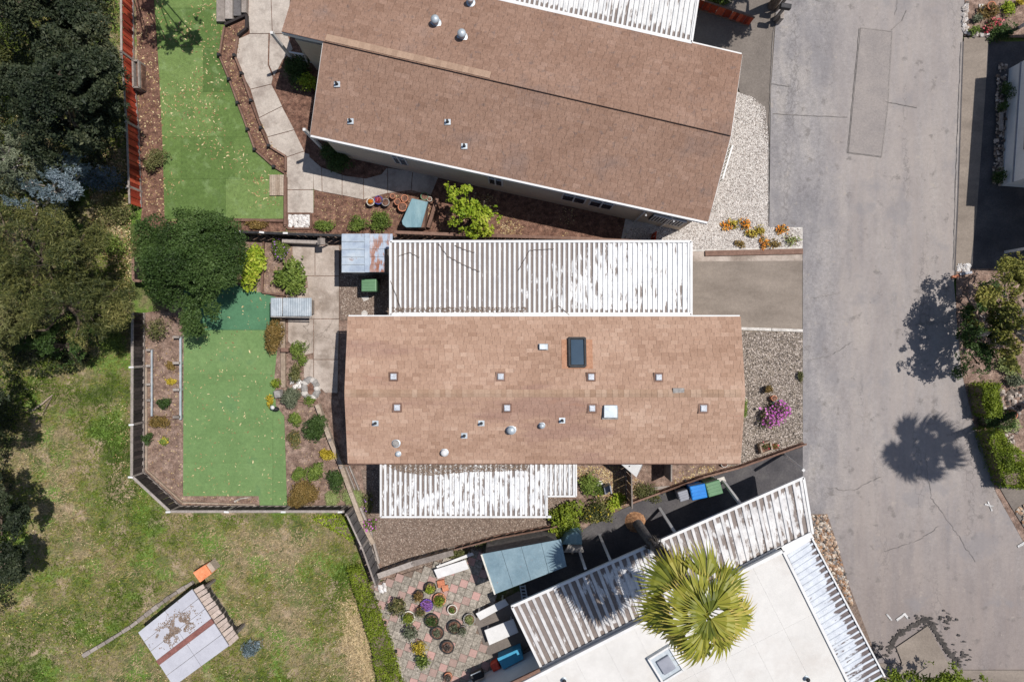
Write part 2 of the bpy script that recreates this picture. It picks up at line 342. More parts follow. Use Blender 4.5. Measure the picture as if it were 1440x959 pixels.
M['orange'] = mat('orange_boards', [(.62, .19, .08), (.75, .30, .15)], sc=5, rough=.8)
M['stone'] = mat('river_stones', [(.09, .085, .08), (.36, .20, .11), (.62, .54, .45), (.22, .21, .21), (.50, .34, .22)], sc=3, att=.85, fine=.1, bsc=30)
M['pebw'] = mat('pale_pebbles', [(.20, .17, .15), (.45, .40, .36), (.60, .55, .51), (.78, .74, .70)], sc=3, att=.9, fine=0, bump=0)
M['pebb'] = mat('mixed_pebbles', [(.06, .05, .045), (.20, .165, .14), (.36, .30, .255), (.62, .55, .49)], sc=3, att=.9, fine=0, bump=0)
M['pebc'] = mat('brown_pebbles', [(.12, .085, .065), (.22, .165, .13), (.33, .26, .21), (.50, .42, .36)], sc=3, att=.9, fine=0, bump=0)
M['whiterock'] = mat('white_rocks', [(.45, .42, .40), (.8, .78, .76)], sc=3, att=.8, fine=.1)
M['leafpile'] = mat('dirt_patch', [(.16, .11, .08), (.26, .2, .16)], sc=8, bsc=30, fine=.4, bump=.8)
M['bark'] = mat('tree_bark', [(.10, .07, .05), (.2, .155, .12)], sc=6, stretch=(1, 1, .3), bsc=20, bump=.8)
M['palebark'] = mat('pale_branch_bark', [(.3, .26, .22), (.5, .46, .42)], sc=6, bsc=20, bump=.4)
M['palmbark'] = mat('grey_palm_trunk', [(.08, .075, .075), (.18, .165, .16)], sc=5, stretch=(.4, .4, 6), bsc=18, bump=1)
M['rootfib'] = mat('orange_palm_roots', [(.25, .12, .06), (.5, .28, .15)], sc=9, bsc=30, bump=1)
def leafm(name, *c, tr=.22): M[name] = mat(name, list(c), sc=1.2, att=.75, fine=0, bump=0, transl=tr, rough=.6)
leafm('lf_dark', (.008, .014, .007), (.022, .034, .016), (.052, .066, .032), (.13, .135, .07))
leafm('lf_gold', (.018, .028, .009), (.055, .068, .018), (.17, .17, .05), (.36, .31, .11))
leafm('lf_shade', (.012, .018, .008), (.03, .04, .014), (.06, .07, .025))  # leaf colours kept dark to carry the shade beneath the left trees
leafm('lf_blue', (.03, .05, .045), (.09, .13, .14), (.20, .26, .30), (.40, .45, .50))
leafm('lf_oak', (.016, .034, .008), (.036, .07, .014), (.065, .115, .026), (.12, .18, .055))
leafm('lf_lime', (.10, .16, .01), (.22, .32, .02), (.36, .42, .04), (.5, .48, .08))
leafm('lf_green', (.04, .07, .012), (.10, .15, .025), (.18, .25, .045), (.30, .36, .09))
leafm('lf_olive', (.05, .055, .018), (.10, .11, .035), (.17, .17, .06), (.25, .2, .1))
leafm('lf_grey', (.05, .06, .035), (.10, .12, .07), (.17, .19, .12), (.25, .27, .18))
leafm('lf_rust', (.09, .07, .02), (.17, .12, .035), (.26, .17, .05), (.36, .24, .09))
leafm('lf_yellow', (.18, .14, .01), (.36, .28, .02), (.52, .40, .04), (.6, .5, .1))
leafm('lf_pale', (.16, .21, .06), (.24, .30, .10), (.32, .37, .15), (.42, .44, .22))
leafm('lf_hedge', (.06, .09, .008), (.13, .18, .015), (.22, .28, .025), (.32, .36, .05))
leafm('lf_goldb', (.05, .06, .015), (.15, .16, .03), (.30, .28, .06), (.50, .42, .14))
M['lf_palm'] = mat('lf_palm', [(.05, .07, .010), (.15, .17, .02), (.31, .30, .04), (.48, .37, .10)], sc=1.2, att=.6, rnd=.3, fine=0, bump=0, transl=.18, rough=.5)
leafm('lf_dead', (.05, .045, .04), (.11, .095, .085), (.2, .17, .15))
leafm('fl_magenta', (.35, .06, .32), (.55, .12, .50), (.72, .28, .62))
leafm('fl_orange', (.65, .16, .01), (.8, .28, .02), (.85, .45, .05))
leafm('fl_red', (.35, .02, .04), (.6, .06, .10), (.75, .25, .28))
leafm('fl_white', (.6, .58, .5), (.8, .78, .75))
leafm('fl_purple', (.2, .08, .3), (.45, .22, .6))

# ------------------------------------------------------------------ setting: ground sheets
LZ = [0.0]; rs2 = random.Random(31)
def sheet(name, pts, m, layer=None, kind='structure', z=None):
    LZ[0] += .003; zz = LZ[0] if z is None else z
    w_ = Q(pts); n = len(w_)
    area = sum(w_[i][0]*w_[(i+1) % n][1] - w_[(i+1) % n][0]*w_[i][1] for i in range(n))
    if area < 0: w_ = w_[::-1]
    o = MB().add([(x, y, zz) for x, y in w_], [tuple(range(n))]).build(name, M[m])
    o['kind'] = kind; SHEETS.append((pts, zz)); return o
SHEETS = []
def gz(px, py):
    X = np.atleast_1d(px).astype(float); Y = np.atleast_1d(py).astype(float); z = np.zeros(len(X))
    for pts, zz in SHEETS:
        k = inpoly(X, Y, pts); z[k] = np.maximum(z[k], zz)
    return z
def gzw(x, y): return gz(np.asarray(x)*F/HC+720, 479.5-np.asarray(y)*F/HC)
def slabpiece(name, pts, m, th=.03, gap=1.0, parent=None, z0=0.0):
    """a separate slab, shrunk by gap/2 px from its neighbours"""
    cx = sum(p[0] for p in pts)/len(pts); cy = sum(p[1] for p in pts)/len(pts); q = []
    z0 = max(z0, float(gz(cx, cy)[0])+.001); SHEETS.append((pts, z0+th+.004))
    for x, y in pts:
        d = math.hypot(x-cx, y-cy) or 1; q.append((x-(x-cx)/d*gap*.6, y-(y-cy)/d*gap*.6))
    return MB().prism(Q(q), z0, z0+th+random.uniform(-.001, .001)).build(name, M[m], parent)

g = MB().add([(-300, -300, 0), (300, -300, 0), (300, 300, 0), (-300, 300, 0)], [(0, 1, 2, 3)]).build('ground', M['wild']); g['kind'] = 'structure'
sheet('garden_soil', [(190, 330), (560, 325), (925, 330), (985, 350), (1128, 350), (1128, 640), (880, 712), (790, 770), (520, 818), (487, 722), (250, 712), (203, 663), (203, 440), (330, 420), (350, 345)], 'soil')
sheet('mulch_bed', [(189, -60), (228, -60), (235, 312), (402, 308), (402, 326), (196, 326), (200, 293), (196, 182)], 'mulch')
upper_turf = [(213, -60), (308, -60), (310, 38), (310, 80), (324, 114), (336, 147), (350, 184), (360, 212), (387, 236), (402, 246), (401, 308), (232, 308), (229, 200), (224, 100), (220, 40)]
sheet('turf_base', upper_turf, 'turf')
# laid turf strips (each a roll of its own)
TL = bpy.data.objects['turf_base']
def clip(poly, x0, y0, x1, y1):
    def cl(p, f, it):
        o = []
        for i in range(len(p)):
            a, b = p[i], p[(i+1) % len(p)]
            if f(a): o.append(a)
            if f(a) != f(b): o.append(it(a, b))
        return o
    ix = lambda X: (lambda a, b: (X, a[1]+(b[1]-a[1])*(X-a[0])/(b[0]-a[0])))
    iy = lambda Y: (lambda a, b: (a[0]+(b[0]-a[0])*(Y-a[1])/(b[1]-a[1]), Y))
    for f, it in ((lambda p: p[0] >= x0, ix(x0)), (lambda p: p[0] <= x1, ix(x1)), (lambda p: p[1] >= y0, iy(y0)), (lambda p: p[1] <= y1, iy(y1))):
        if len(poly) < 3: return []
        poly = cl(poly, f, it)
    return poly
ys = [-60, 12, 68, 130, 193, 252, 310]
xs = [[200, 285, 420], [200, 262, 420], [200, 286, 420], [200, 300, 420], [200, 255, 330, 420], [200, 318, 420]]
for j in range(6):
    for i in range(len(xs[j])-1):
        pc = clip(upper_turf, xs[j][i]+.06, ys[j]+.06, xs[j][i+1]-.06, ys[j+1]-.06)
        if len(pc) >= 3: slabpiece('turf_strip', pc, 'turf', th=.022, gap=.02, parent=TL, z0=.01)
lower_turf = [(259, 405), (330, 400), (388, 418), (392, 470), (386, 530), (388, 570), (400, 585), (404, 712), (366, 713), (364, 697), (258, 697)]
sheet('lower_turf', lower_turf, 'turf2'); LT = bpy.data.objects['lower_turf']
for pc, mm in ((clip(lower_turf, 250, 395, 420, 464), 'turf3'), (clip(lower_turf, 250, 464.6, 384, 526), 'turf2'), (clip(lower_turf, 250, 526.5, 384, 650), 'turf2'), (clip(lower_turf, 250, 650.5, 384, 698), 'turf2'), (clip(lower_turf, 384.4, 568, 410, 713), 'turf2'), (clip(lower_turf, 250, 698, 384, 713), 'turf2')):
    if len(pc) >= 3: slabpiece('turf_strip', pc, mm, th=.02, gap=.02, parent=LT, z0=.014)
sheet('mulch_bed', [(317, 39), (349, 24), (349, 43), (335, 54), (331, 81), (341, 105), (355, 144), (369, 182), (380, 207), (404, 221), (404, 246), (387, 237), (360, 213), (350, 185), (336, 148), (324, 115), (310, 81)], 'mulch')
# path of concrete slabs
sheet('path_bed', [(335, -60), (415, -60), (412, 40), (470, 100), (430, 210), (442, 300), (404, 300), (404, 221), (380, 207), (331, 81), (349, 25)], 'mulch')
pth = bpy.data.objects['path_bed']
for q in ([(352, -60), (379, -60), (383, 48), (352, 48), (350, 20)], [(380, -60), (415, -60), (403, 48), (384, 48)],
          [(352, 49), (378, 49), (377, 92), (384, 110), (382, 119), (353, 126), (341, 105), (332, 80), (336, 56)], [(380, 49), (404, 49), (412, 70), (398, 85), (386, 108), (379, 92)],
          [(353, 127), (382, 120), (390, 135), (397, 150), (365, 166)], [(365, 167), (397, 151), (414, 183), (377, 193)], [(377, 194), (414, 184), (428, 213), (404, 221), (381, 207)],
          [(404, 222), (428, 214), (441, 238), (441, 267), (404, 267)], [(404, 268), (441, 268), (441, 300), (404, 300)]):
    slabpiece('concrete_slab', q, 'path', th=.03, gap=.04, parent=pth, z0=.012)
sheet('mulch_bed', [(380, 118), (392, 108), (412, 80), (460, 60), (450, 190), (470, 205), (545, 215), (600, 235), (700, 245), (900, 290), (918, 346), (612, 335), (404, 326), (404, 300), (442, 300), (442, 240), (428, 212)], 'mulch')
side = sheet('side_path_bed', [(428, 215), (520, 225), (618, 235), (612, 250), (606, 272), (545, 272), (512, 281), (442, 267)], 'soil')
for q in ([(429, 216), (452, 222), (453, 270), (442, 267), (441, 238)], [(453, 222), (481, 228), (481, 275), (454, 270)], [(482, 228), (511, 232), (511, 281), (482, 275)],
          [(512, 232), (545, 237), (545, 272), (530, 276), (512, 281)], [(546, 237), (580, 242), (578, 268), (560, 270), (546, 272)], [(581, 242), (617, 248), (606, 275), (579, 268)]):
    slabpiece('concrete_slab', q, 'path', th=.03, gap=.04, parent=side, z0=.012)
sheet('planting_bed', [(432, 200), (560, 215), (550, 230), (537, 246), (515, 252), (485, 248), (452, 236), (436, 222)], 'mulch', z=.062)
# central concrete patio
pat = sheet('patio_base', [(408, 345), (477, 345), (477, 430), (474, 560), (452, 560), (436, 540), (410, 535), (404, 450), (412, 420)], 'soil')
for q in ([(412, 346), (443, 346), (443, 388), (424, 388), (412, 366)], [(444, 346), (477, 346), (477, 388), (444, 388)], [(432, 389), (477, 389), (477, 448), (436, 448), (436, 420)],
          [(406, 449), (441, 449), (441, 496), (425, 500), (406, 480)], [(442, 449), (477, 449), (476, 505), (442, 505)], [(428, 505), (441, 505), (441, 540), (428, 530)], [(442, 506), (476, 506), (475, 552), (458, 552), (446, 540), (442, 536)]):
    slabpiece('concrete_slab', q, 'conc', th=.03, gap=.05, parent=pat, z0=.012)
sheet('concrete_strip', [(404, 405), (437, 405), (436, 448), (406, 448)], 'conc', z=float(gz(420, 440).max())+.004)
sheet('gravel_strip', [(478, 345), (560, 345), (560, 450), (478, 450)], 'grit2')
sheet('side_yard', [(452, 561), (476, 561), (500, 640), (560, 640), (560, 820), (530, 812), (488, 660)], 'soil')
sheet('gravel_yard', [(508, 660), (830, 660), (815, 728), (780, 758), (640, 800), (540, 806), (520, 740)], 'grit2')
sheet('side_garden', [(790, 630), (1060, 630), (1040, 655), (905, 700), (835, 735), (790, 765)], 'soil')
sheet('driveway', [(950, 340), (1128, 355), (1128, 462), (950, 462)], 'drive')
sheet('driveway_edge', [(955, 352), (1128, 356), (1128, 367), (955, 368)], 'conc')
sheet('gravel_garden', [(1020, 463), (1128, 466), (1128, 626), (1040, 656), (1020, 655)], 'grit')
sheet('gravel_verge', [(880, 305), (1000, 300), (1035, 130), (1055, 135), (1076, 150), (1081, 200), (1080, 320), (1128, 320), (1128, 350), (985, 354), (870, 352)], 'kerb')
sheet('carport_driveway', [(940, -60), (1095, -60), (1083, 128), (1081, 205), (1074, 200), (1070, 150), (1052, 136), (1040, 132), (1020, 70), (960, 80)], 'asph3')
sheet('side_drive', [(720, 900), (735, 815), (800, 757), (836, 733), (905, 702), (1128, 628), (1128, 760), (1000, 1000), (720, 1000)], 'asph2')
# road
sheet('road', [(1100, -400), (1350, -400), (1362, -60), (1352, 60), (1344, 290), (1340, 400), (1352, 520), (1368, 590), (1385, 640), (1400, 690), (1440, 760), (1700, 1100), (1640, 1500), (1100, 1500), (1232, 925), (1190, 830), (1160, 760), (1140, 722), (1128, 722), (1128, 320), (1081, 320), (1083, 130), (1092, 0)], 'road')
RZ = [LZ[0]+.02]
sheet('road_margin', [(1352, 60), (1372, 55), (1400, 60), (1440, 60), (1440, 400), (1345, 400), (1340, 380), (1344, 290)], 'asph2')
sheet('pavement_strip', [(1354, 54), (1388, 54), (1384, 130), (1372, 300), (1362, 380), (1342, 380), (1346, 290)], 'drive')
sheet('east_soil', [(1352, 378), (1800, 378), (1800, 800), (1460, 800), (1438, 762), (1399, 692), (1383, 640), (1366, 590), (1350, 520), (1343, 440), (1343, 380)], 'soil')
sheet('east_garden_soil', [(1360, -300), (1800, -300), (1800, 60), (1388, 54), (1354, 52)], 'soil')
sheet('stone_bed', [(1136, 722), (1162, 722), (1178, 770), (1192, 820), (1232, 925), (1205, 880), (1160, 790), (1136, 760)], 'grit2', z=RZ[0]+.003)
sheet('road_patch', [(1209, 40), (1254, 45), (1248, 150), (1239, 221), (1192, 215), (1200, 130)], 'roadpatch')
def strip(name, pts, wpx, m, z=None, parent=None, kind='structure'):
    RZ[0] += .0006; zz = RZ[0] if z is None else z; V = []; n = len(pts); rr = random.Random(len(pts)*7+int(pts[0][0]))
    for i, (x, y) in enumerate(pts):
        a = pts[max(0, i-1)]; b = pts[min(n-1, i+1)]; dx, dy = b[0]-a[0], b[1]-a[1]; l = math.hypot(dx, dy) or 1
        ww = wpx*rr.uniform(.55, 1.2)/2; V += [P(x-dy/l*ww, y+dx/l*ww, zz), P(x+dy/l*ww, y-dx/l*ww, zz)]
    o = MB().add(V, [(2*i, 2*i+2, 2*i+3, 2*i+1) for i in range(n-1)]).build(name, M[m], parent)
    if not parent: o['kind'] = kind
    return o
def wig(pts, step=6, j=1.2, seed=1):
    r = random.Random(seed); out = []
    for (x0, y0), (x1, y1) in zip(pts, pts[1:]):
        n = max(1, int(math.hypot(x1-x0, y1-y0)/step))
        for k in range(n): out.append((x0+(x1-x0)*k/n+r.uniform(-j, j), y0+(y1-y0)*k/n+r.uniform(-j, j)))
    return out + [pts[-1]]
for k, pp in enumerate([[(1209, 40), (1254, 45)], [(1254, 45), (1248, 150), (1239, 221)], [(1239, 221), (1192, 215)], [(1209, 40), (1200, 130), (1192, 215)],
           [(1092, 0), (1086, 60), (1083, 130)], [(1083, 130), (1081, 200), (1081, 318)], [(1087, 160), (1140, 163), (1192, 165)], [(1352, 60), (1346, 200), (1343, 300), (1341, 380)],
           [(1254, 42), (1268, 30), (1275, 15)], [(1245, 143), (1290, 152)], [(1084, 118), (1110, 122)]]):
    strip('road_seam', wig(pp, 5, .5, k), 1.2 if k < 4 else .9, 'seam')
for k, pp in enumerate([[(1140, 420), (1180, 412)],
           [(1245, 775), (1290, 760), (1320, 740)], [(1300, 640), (1310, 700), (1340, 740), (1372, 790)], [(1140, 505), (1170, 500), (1200, 480)],
           [(1270, 460), (1290, 455), (1335, 453)], [(1260, 20), (1262, 0)], [(1160, 685), (1200, 690), (1240, 670)]]):
    strip('road_crack', wig(pp, 4, 1.6, k+50), .6, 'seam')
RZ[0] += .001
RZ[0] += .001
for q in ([(1382, 709), (1383, 707), (1395, 710), (1394, 712)], [(1386, 704), (1388, 704), (1394, 717), (1392, 718)], [(1258, 869), (1269, 861), (1271, 863), (1260, 872)], [(1268, 861), (1271, 860), (1277, 868), (1274, 869)],
          [(1428, 766), (1438, 760), (1440, 763), (1430, 769)], [(1244, 862), (1246, 861), (1253, 870), (1251, 871)]):
    RZ[0] += .0006; sheet('road_marking', q, 'paint', z=RZ[0])
sheet('pavement', [(1396, 672), (1440, 682), (1700, 690), (1700, 1000), (1560, 900), (1440, 745), (1412, 700)], 'asph3', z=RZ[0]+.008)
# dark tar repair round the concrete pad at the lower right
rs = random.Random(5)
def blobpts(cx, cy, rx, ry, n=22, j=.3): return [(cx+rx*(1+rs.uniform(-j, j))*math.cos(a*6.2832/n), cy+ry*(1+rs.uniform(-j, j))*math.sin(a*6.2832/n)) for a in range(n)]
tp = wig([(1250, 912), (1254, 898), (1262, 891), (1280, 880), (1300, 868), (1308, 876), (1320, 898), (1332, 916), (1348, 935)], 1.2, .6, 4)
tb_ = MB(); zt_ = RZ[0]+.001
for x_, y_ in tp+tp+tp+[(rs.gauss(1330, 6), rs.gauss(870, 5)) for _ in range(22)]+[(rs.gauss(1350, 6), rs.gauss(918, 8)) for _ in range(34)]+[(rs.gauss(1236, 9), rs.gauss(916, 4)) for _ in range(34)]+[(rs.gauss(1302, 12), rs.gauss(878, 8)) for _ in range(40)]:
    a_ = rs.uniform(.5, 2.6); zt_ += .00003
    tb_.add([(*q, zt_) for q in reversed(Q(blobpts(x_+rs.gauss(0, 1.6), y_+rs.gauss(0, 1.6), a_, a_*rs.uniform(.5, 1), 9, .35)))], [tuple(range(9))])
tb_.build('tar_stain', M['tar'])['kind'] = 'structure'; RZ[0] = zt_+.0006
sheet('concrete_pad', [(1302, 878), (1331, 930), (1345, 1000), (1240, 1000), (1266, 929), (1258, 908)], 'drive', z=RZ[0]+.01)
sheet('south_soil', [(1232, 930), (1280, 935), (1345, 940), (1440, 940), (1440, 1200), (1150, 1200)], 'drive', z=RZ[0]+.004)

# ------------------------------------------------------------------ scattered small stuff
def pebbles(name, poly, n, size, m, label, cat='gravel', z=.008, sq=.6):
    p = scatter(poly, n); N = len(p)
    oct_ = np.array([(1, 0, 0), (0, 1, 0), (-1, 0, 0), (0, -1, 0), (0, 0, 1), (0, 0, -1)], float)
    tri = np.array([(0, 1, 4), (1, 2, 4), (2, 3, 4), (3, 0, 4)])
    a = RNG.uniform(0, 6.28, N); s_ = size*RNG.uniform(.5, 1.35, N)
    T = oct_[tri.ravel()]
    V = np.repeat(T[None], N, 0)*s_[:, None, None]*.5
    V = V*np.stack([np.ones(N), RNG.uniform(.6, 1, N), np.full(N, sq)], 1)[:, None, :]
    V = V + RNG.normal(size=(N, 1, 3))*0
    c, s2 = np.cos(a)[:, None], np.sin(a)[:, None]
    X = V[:, :, 0]*c - V[:, :, 1]*s2; Y = V[:, :, 0]*s2 + V[:, :, 1]*c
    tilt = RNG.uniform(-.4, .4, N)[:, None]; Z = V[:, :, 2] + X*tilt
    V = np.stack([X + p[:, :1], Y + p[:, 1:2], Z + z + gzw(p[:, 0], p[:, 1])[:, None]], 2).reshape(-1, 3)
    return tag(fastmesh(name, V, 3, M[m], None, np.repeat(RNG.random(N), 4)), label, cat, kind='stuff')
pebbles('pale_gravel', [(925, 318), (985, 300), (1038, 132), (1055, 136), (1075, 152), (1080, 200), (1080, 320), (1127, 322), (1127, 347), (985, 351), (870, 350), (885, 322)], 21000, .05, 'pebw', 'pale gravel verge between the brown gabled roof and the road')
pebbles('mixed_gravel', [(1022, 466), (1127, 468), (1127, 624), (1040, 654), (1022, 650)], 15000, .058, 'pebb', 'mixed tan and grey gravel in the garden at the road end of the central house')
pebbles('brown_gravel', [(512, 662), (810, 662), (812, 728), (770, 756), (640, 795), (540, 802), (522, 740)], 13000, .045, 'pebc', 'fine brown gravel strip below the lower white awning')
pebbles('shed_gravel', [(479, 386), (548, 386), (548, 447), (490, 447), (479, 440)], 2400, .045, 'pebc', 'brown gravel around the green bin beside the metal shed')
pebbles('river_stones', [(1140, 724), (1160, 724), (1176, 770), (1190, 820), (1197, 850), (1182, 835), (1160, 790), (1140, 760)], 520, .17, 'stone', 'rounded river stones in the wedge between white awning and road', 'stones', z=.03, sq=.7)
pebbles('edge_stones', [(1352, 4), (1358, 4), (1358, 45), (1374, 48), (1388, 50), (1388, 56), (1368, 53), (1352, 47)], 75, .2, 'pebw', 'row of pale stones edging the flower garden at the top of the road', 'stones', z=.03, sq=.7)
pebbles('garden_stones', [(1392, 545), (1440, 545), (1440, 560), (1420, 640), (1400, 600)], 160, .2, 'pebb', 'pale rocks strewn in the garden above the clipped hedge', 'stones', z=.03, sq=.7)
pebbles('white_rocks', [(406, 303), (436, 303), (436, 320), (406, 320)], 120, .19, 'whiterock', 'white and pinkish rocks inside the square timber frame at the path end', 'stones', z=.03, sq=.6)
pebbles('river_stones', [(1424, 716), (1440, 708), (1462, 720), (1462, 760), (1440, 742)], 90, .2, 'stone', 'rounded stones at the right edge below the curved hedge', 'stones', z=.03)
pebbles('white_chips', [(1343, 372), (1362, 372), (1362, 383), (1343, 383)], 60, .13, 'whiterock', 'little pile of white chips at the kerb above the roadside tree', 'stones', z=.02)

def litter(name, poly, n, size, label, m='leafdry', z=.012, asp=.4, cat='leaves', clump=None):
    p = scatter(poly, n*3 if clump else n)
    if cat == 'straw': p = p+RNG.normal(size=p.shape)*.28
    if clump:
        k = vnoise(p[:, 0]*clump, p[:, 1]*clump, 5) + RNG.random(len(p))*.35 > .72; p = p[k][:n]
    pts = np.column_stack([p, gzw(p[:, 0], p[:, 1]) + z + RNG.uniform(0, .01, len(p))])
    return tag(leaves(name, pts, size, M[m], up=2.2, asp=asp, jit=.45), label, cat, kind='stuff')
litter('fallen_leaves', upper_turf, 900, .10, 'pale fallen leaves scattered on the upper turf lawn', asp=.3, clump=.8)
litter('fallen_leaves', lower_turf, 420, .09, 'pale fallen leaves scattered on the lower bright green turf', asp=.3)
litter('bark_chips', [(190, 12), (215, 12), (228, 150), (233, 305), (204, 305), (196, 180)], 520, .08, 'leaf litter and bark on the strip beside the red fence')
litter('bark_chips', [(447, 270), (510, 283), (560, 272), (612, 280), (612, 322), (447, 322)], 600, .05, 'bark chips in the bed of small bushes under the side path')
litter('bark_chips', [(616, 262), (900, 310), (915, 340), (616, 328)], 1300, .06, 'bark chips and dry leaves along the shaded wall of the upper house', clump=.9)
litter('bark_chips', [(312, 40), (345, 35), (335, 85), (350, 125), (378, 195), (402, 225), (400, 244), (365, 212), (350, 180), (325, 110), (311, 80)], 420, .06, 'dry leaves in the timber edged bed between upper lawn and path')
litter('bark_chips', [(204, 470), (256, 470), (256, 695), (362, 700), (362, 710), (258, 710), (206, 660)], 420, .06, 'leaf litter in the bed between black fence and lower turf')
litter('bark_chips', [(405, 575), (448, 575), (482, 655), (500, 710), (405, 712)], 260, .05, 'leaf litter among the shrubs of the triangular bed')
litter('bark_chips', [(370, 345), (410, 345), (425, 410), (370, 412)], 250, .05, 'leaf litter in the bed beside the bright leafy plant')
litter('bark_chips', [(795, 655), (900, 655), (1035, 655), (905, 698), (840, 725)], 1800, .07, 'dry leaves under the eave of the central house', clump=1.5)

# wild grass as real blades
wildpoly = [(-70, -60), (183, -60), (183, 670), (240, 723), (487, 723), (520, 822), (555, 1010), (-70, 1010)]
p = scatter(wildpoly, 120000)
x, y = p[:, 0], p[:, 1]
nz_ = .5*vnoise(x*.55, y*.55, 1)+.3*vnoise(x*1.5, y*1.5, 2)+.2*vnoise(x*5, y*5, 3)
keep = (nz_+RNG.random(len(p))*.45) > .50
p, nz_ = p[keep], nz_[keep]; x, y = p[:, 0], p[:, 1]
N_ = len(p)
dry = .45*vnoise(x*.45+9, y*.45, 11)+.3*vnoise(x*1.3, y*1.3, 12)+.25*vnoise(x*4, y*4, 13); dry = np.clip((dry-.5)*2.4+.45, 0, 1); dk_ = RNG.random(N_) > np.clip(dry-.6, 0, 1)*.8
p, nz_, x, y, dry = p[dk_], nz_[dk_], x[dk_], y[dk_], dry[dk_]; N_ = len(p)
px_ = x*F/HC+720; py_ = 479.5-y*F/HC
t_ = np.clip(.16+.82*dry+RNG.normal(size=N_)*.14-.35*(nz_-.5), 0, 1)
straw = np.exp(-(((px_-500)/22)**2+((py_-905)/60)**2)); t_ = np.clip(t_+straw*.5, 0, 1)
lush = np.exp(-(((px_-160)/35)**2+((py_-580)/90)**2))+np.exp(-(((px_-70)/85)**2+((py_-920)/70)**2))+.7*np.exp(-(((px_-150)/50)**2+((py_-700)/40)**2))+np.exp(-(((px_-470)/25)**2+((py_-742)/12)**2)); tan_ = np.exp(-(((px_-385)/95)**2+((py_-762)/24)**2))+np.exp(-(((px_-170)/45)**2+((py_-800)/22)**2))+.8*np.exp(-(((px_-420)/55)**2+((py_-900)/50)**2))+.7*np.exp(-(((px_-90)/30)**2+((py_-700)/60)**2)); t_ = np.clip(t_-lush*.36+tan_*.42, 0, 1)
base = np.column_stack([x, y, np.full(N_, .0)]); an = RNG.uniform(0, 6.28, N_); hh = RNG.uniform(.03, .11, N_)*(1+.8*(1-dry))
lean = RNG.uniform(.5, 1.6, N_)*hh; wd = RNG.uniform(.008, .022, N_)
dx, dy = np.cos(an), np.sin(an)
V = np.stack([base+np.column_stack([-dy*wd, dx*wd, np.zeros(N_)]), base+np.column_stack([dy*wd, -dx*wd, np.zeros(N_)]), base+np.column_stack([dx*lean, dy*lean, hh])], 1).reshape(-1, 3)
tag(fastmesh('rough_grass', V, 3, M['blade'], None, t_), 'rough mixed green and dry grass covering the slope left of the fences', 'grass', kind='stuff')
litter('dry_straw', [(488, 840), (498, 830), (518, 885), (528, 975), (512, 975), (488, 900)], 3600, .14, 'pale dry straw lying along the foot of the long low hedge', 'straw', z=.05, asp=.12, cat='straw')
litter('fallen_leaves', [(120, 180), (185, 230), (185, 430), (130, 330)], 1500, .09, 'pale leaf litter on the bank between the trees and the red fence', z=.06)
litter('fallen_leaves', wildpoly[:3]+[(240, 723), (487, 723), (510, 822), (540, 960), (0, 960)], 5000, .055, 'small dry leaves strewn through the rough grass', z=.08, clump=.7)

# ------------------------------------------------------------------ buildings
def shingles(A, B, Cc, D, nc, tabw, parent, m, seed, name='shingles', patch=0., step=.011):
    """A,B eave ends; Cc,D ridge ends (B->Cc same side). real overlapping tabs joined as one part"""
    A, B, Cc, D = map(Vector, (A, B, Cc, D)); mb = MB(); r = random.Random(seed)
    for j in range(nc):
        f0, f1 = j/nc, (j+1.0)/nc
        l0, r0 = A.lerp(D, f0), B.lerp(Cc, f0); l1, r1 = A.lerp(D, f1), B.lerp(Cc, f1)
        ln = (r0-l0).length; n = int(ln/tabw); off = r.random(); cuts = [0.]
        k = 0
        while True:
            xx = (k+off+r.uniform(-.12, .12))*tabw/ln; k += 1
            if xx <= cuts[-1]+.2*tabw/ln: continue
            if xx >= 1-.2*tabw/ln: break
            cuts.append(xx)
        cuts.append(1.)
        for a, b in zip(cuts, cuts[1:]):
            g_ = .0035/ln; h0 = step+r.uniform(0, step*.4); dz = Vector((0, 0, h0)); dz1 = Vector((0, 0, .004))
            p0 = l0.lerp(r0, a+g_)-Vector((0, 0, 0)); p1 = l0.lerp(r0, b-g_); p2 = l1.lerp(r1, b-g_); p3 = l1.lerp(r1, a+g_)
            c = (p0+p2)/2; nv = mnoise.noise(Vector((c.x*.45, c.y*.9, seed)))*patch
            t = min(1, max(0, .5+r.gauss(0, .17)+nv))
            mb.add([p0, p1, p0+dz, p1+dz, p2+dz1, p3+dz1], [(0, 1, 3, 2), (2, 3, 4, 5), (1, 4, 3), (0, 2, 5)], t)
    o = mb.build(name, m, parent); o['kind'] = 'stuff'; return o
M['sh_tan'] = mat('tan_shingle', [(.275, .168, .116), (.325, .206, .146), (.37, .241, .174), (.425, .292, .218)], sc=.6, att=.55, fine=.17, bsc=45, bump=.3, stretch=(.35, 1.6, 1),
                  blotch=[((.245, .145, .115), .45, .54, .08, .6), ((.40, .20, .12), .9, .64, .05, .25)])
M['sh_brown'] = mat('brown_shingle', [(.188, .11, .076), (.222, .134, .095), (.25, .155, .112), (.284, .182, .136)], sc=.8, att=.45, fine=.24, bsc=40, bump=.3,
                  blotch=[((.17, .125, .11), .5, .56, .12, .5), ((.12, .095, .09), 5, .6, .08, .5)])
M['sh_ridge'] = mat('ridge_cap_shingle', [(.28, .178, .12), (.33, .22, .153), (.38, .265, .193)], sc=2, rnd=.6, fine=.14, bsc=40)
M['sh_ridge2'] = mat('pale_ridge_cap_shingle', [(.28, .185, .13), (.35, .24, .17)], sc=3, rnd=.6, fine=.14, bsc=40)

def fascia(p0, p1, parent, m='white', h=.16, wd=.05, name='fascia', drop=.09):
    return MB().beam(Vector(p0)-Vector((0, 0, drop)), Vector(p1)-Vector((0, 0, drop)), wd, h).build(name, M[m], parent)

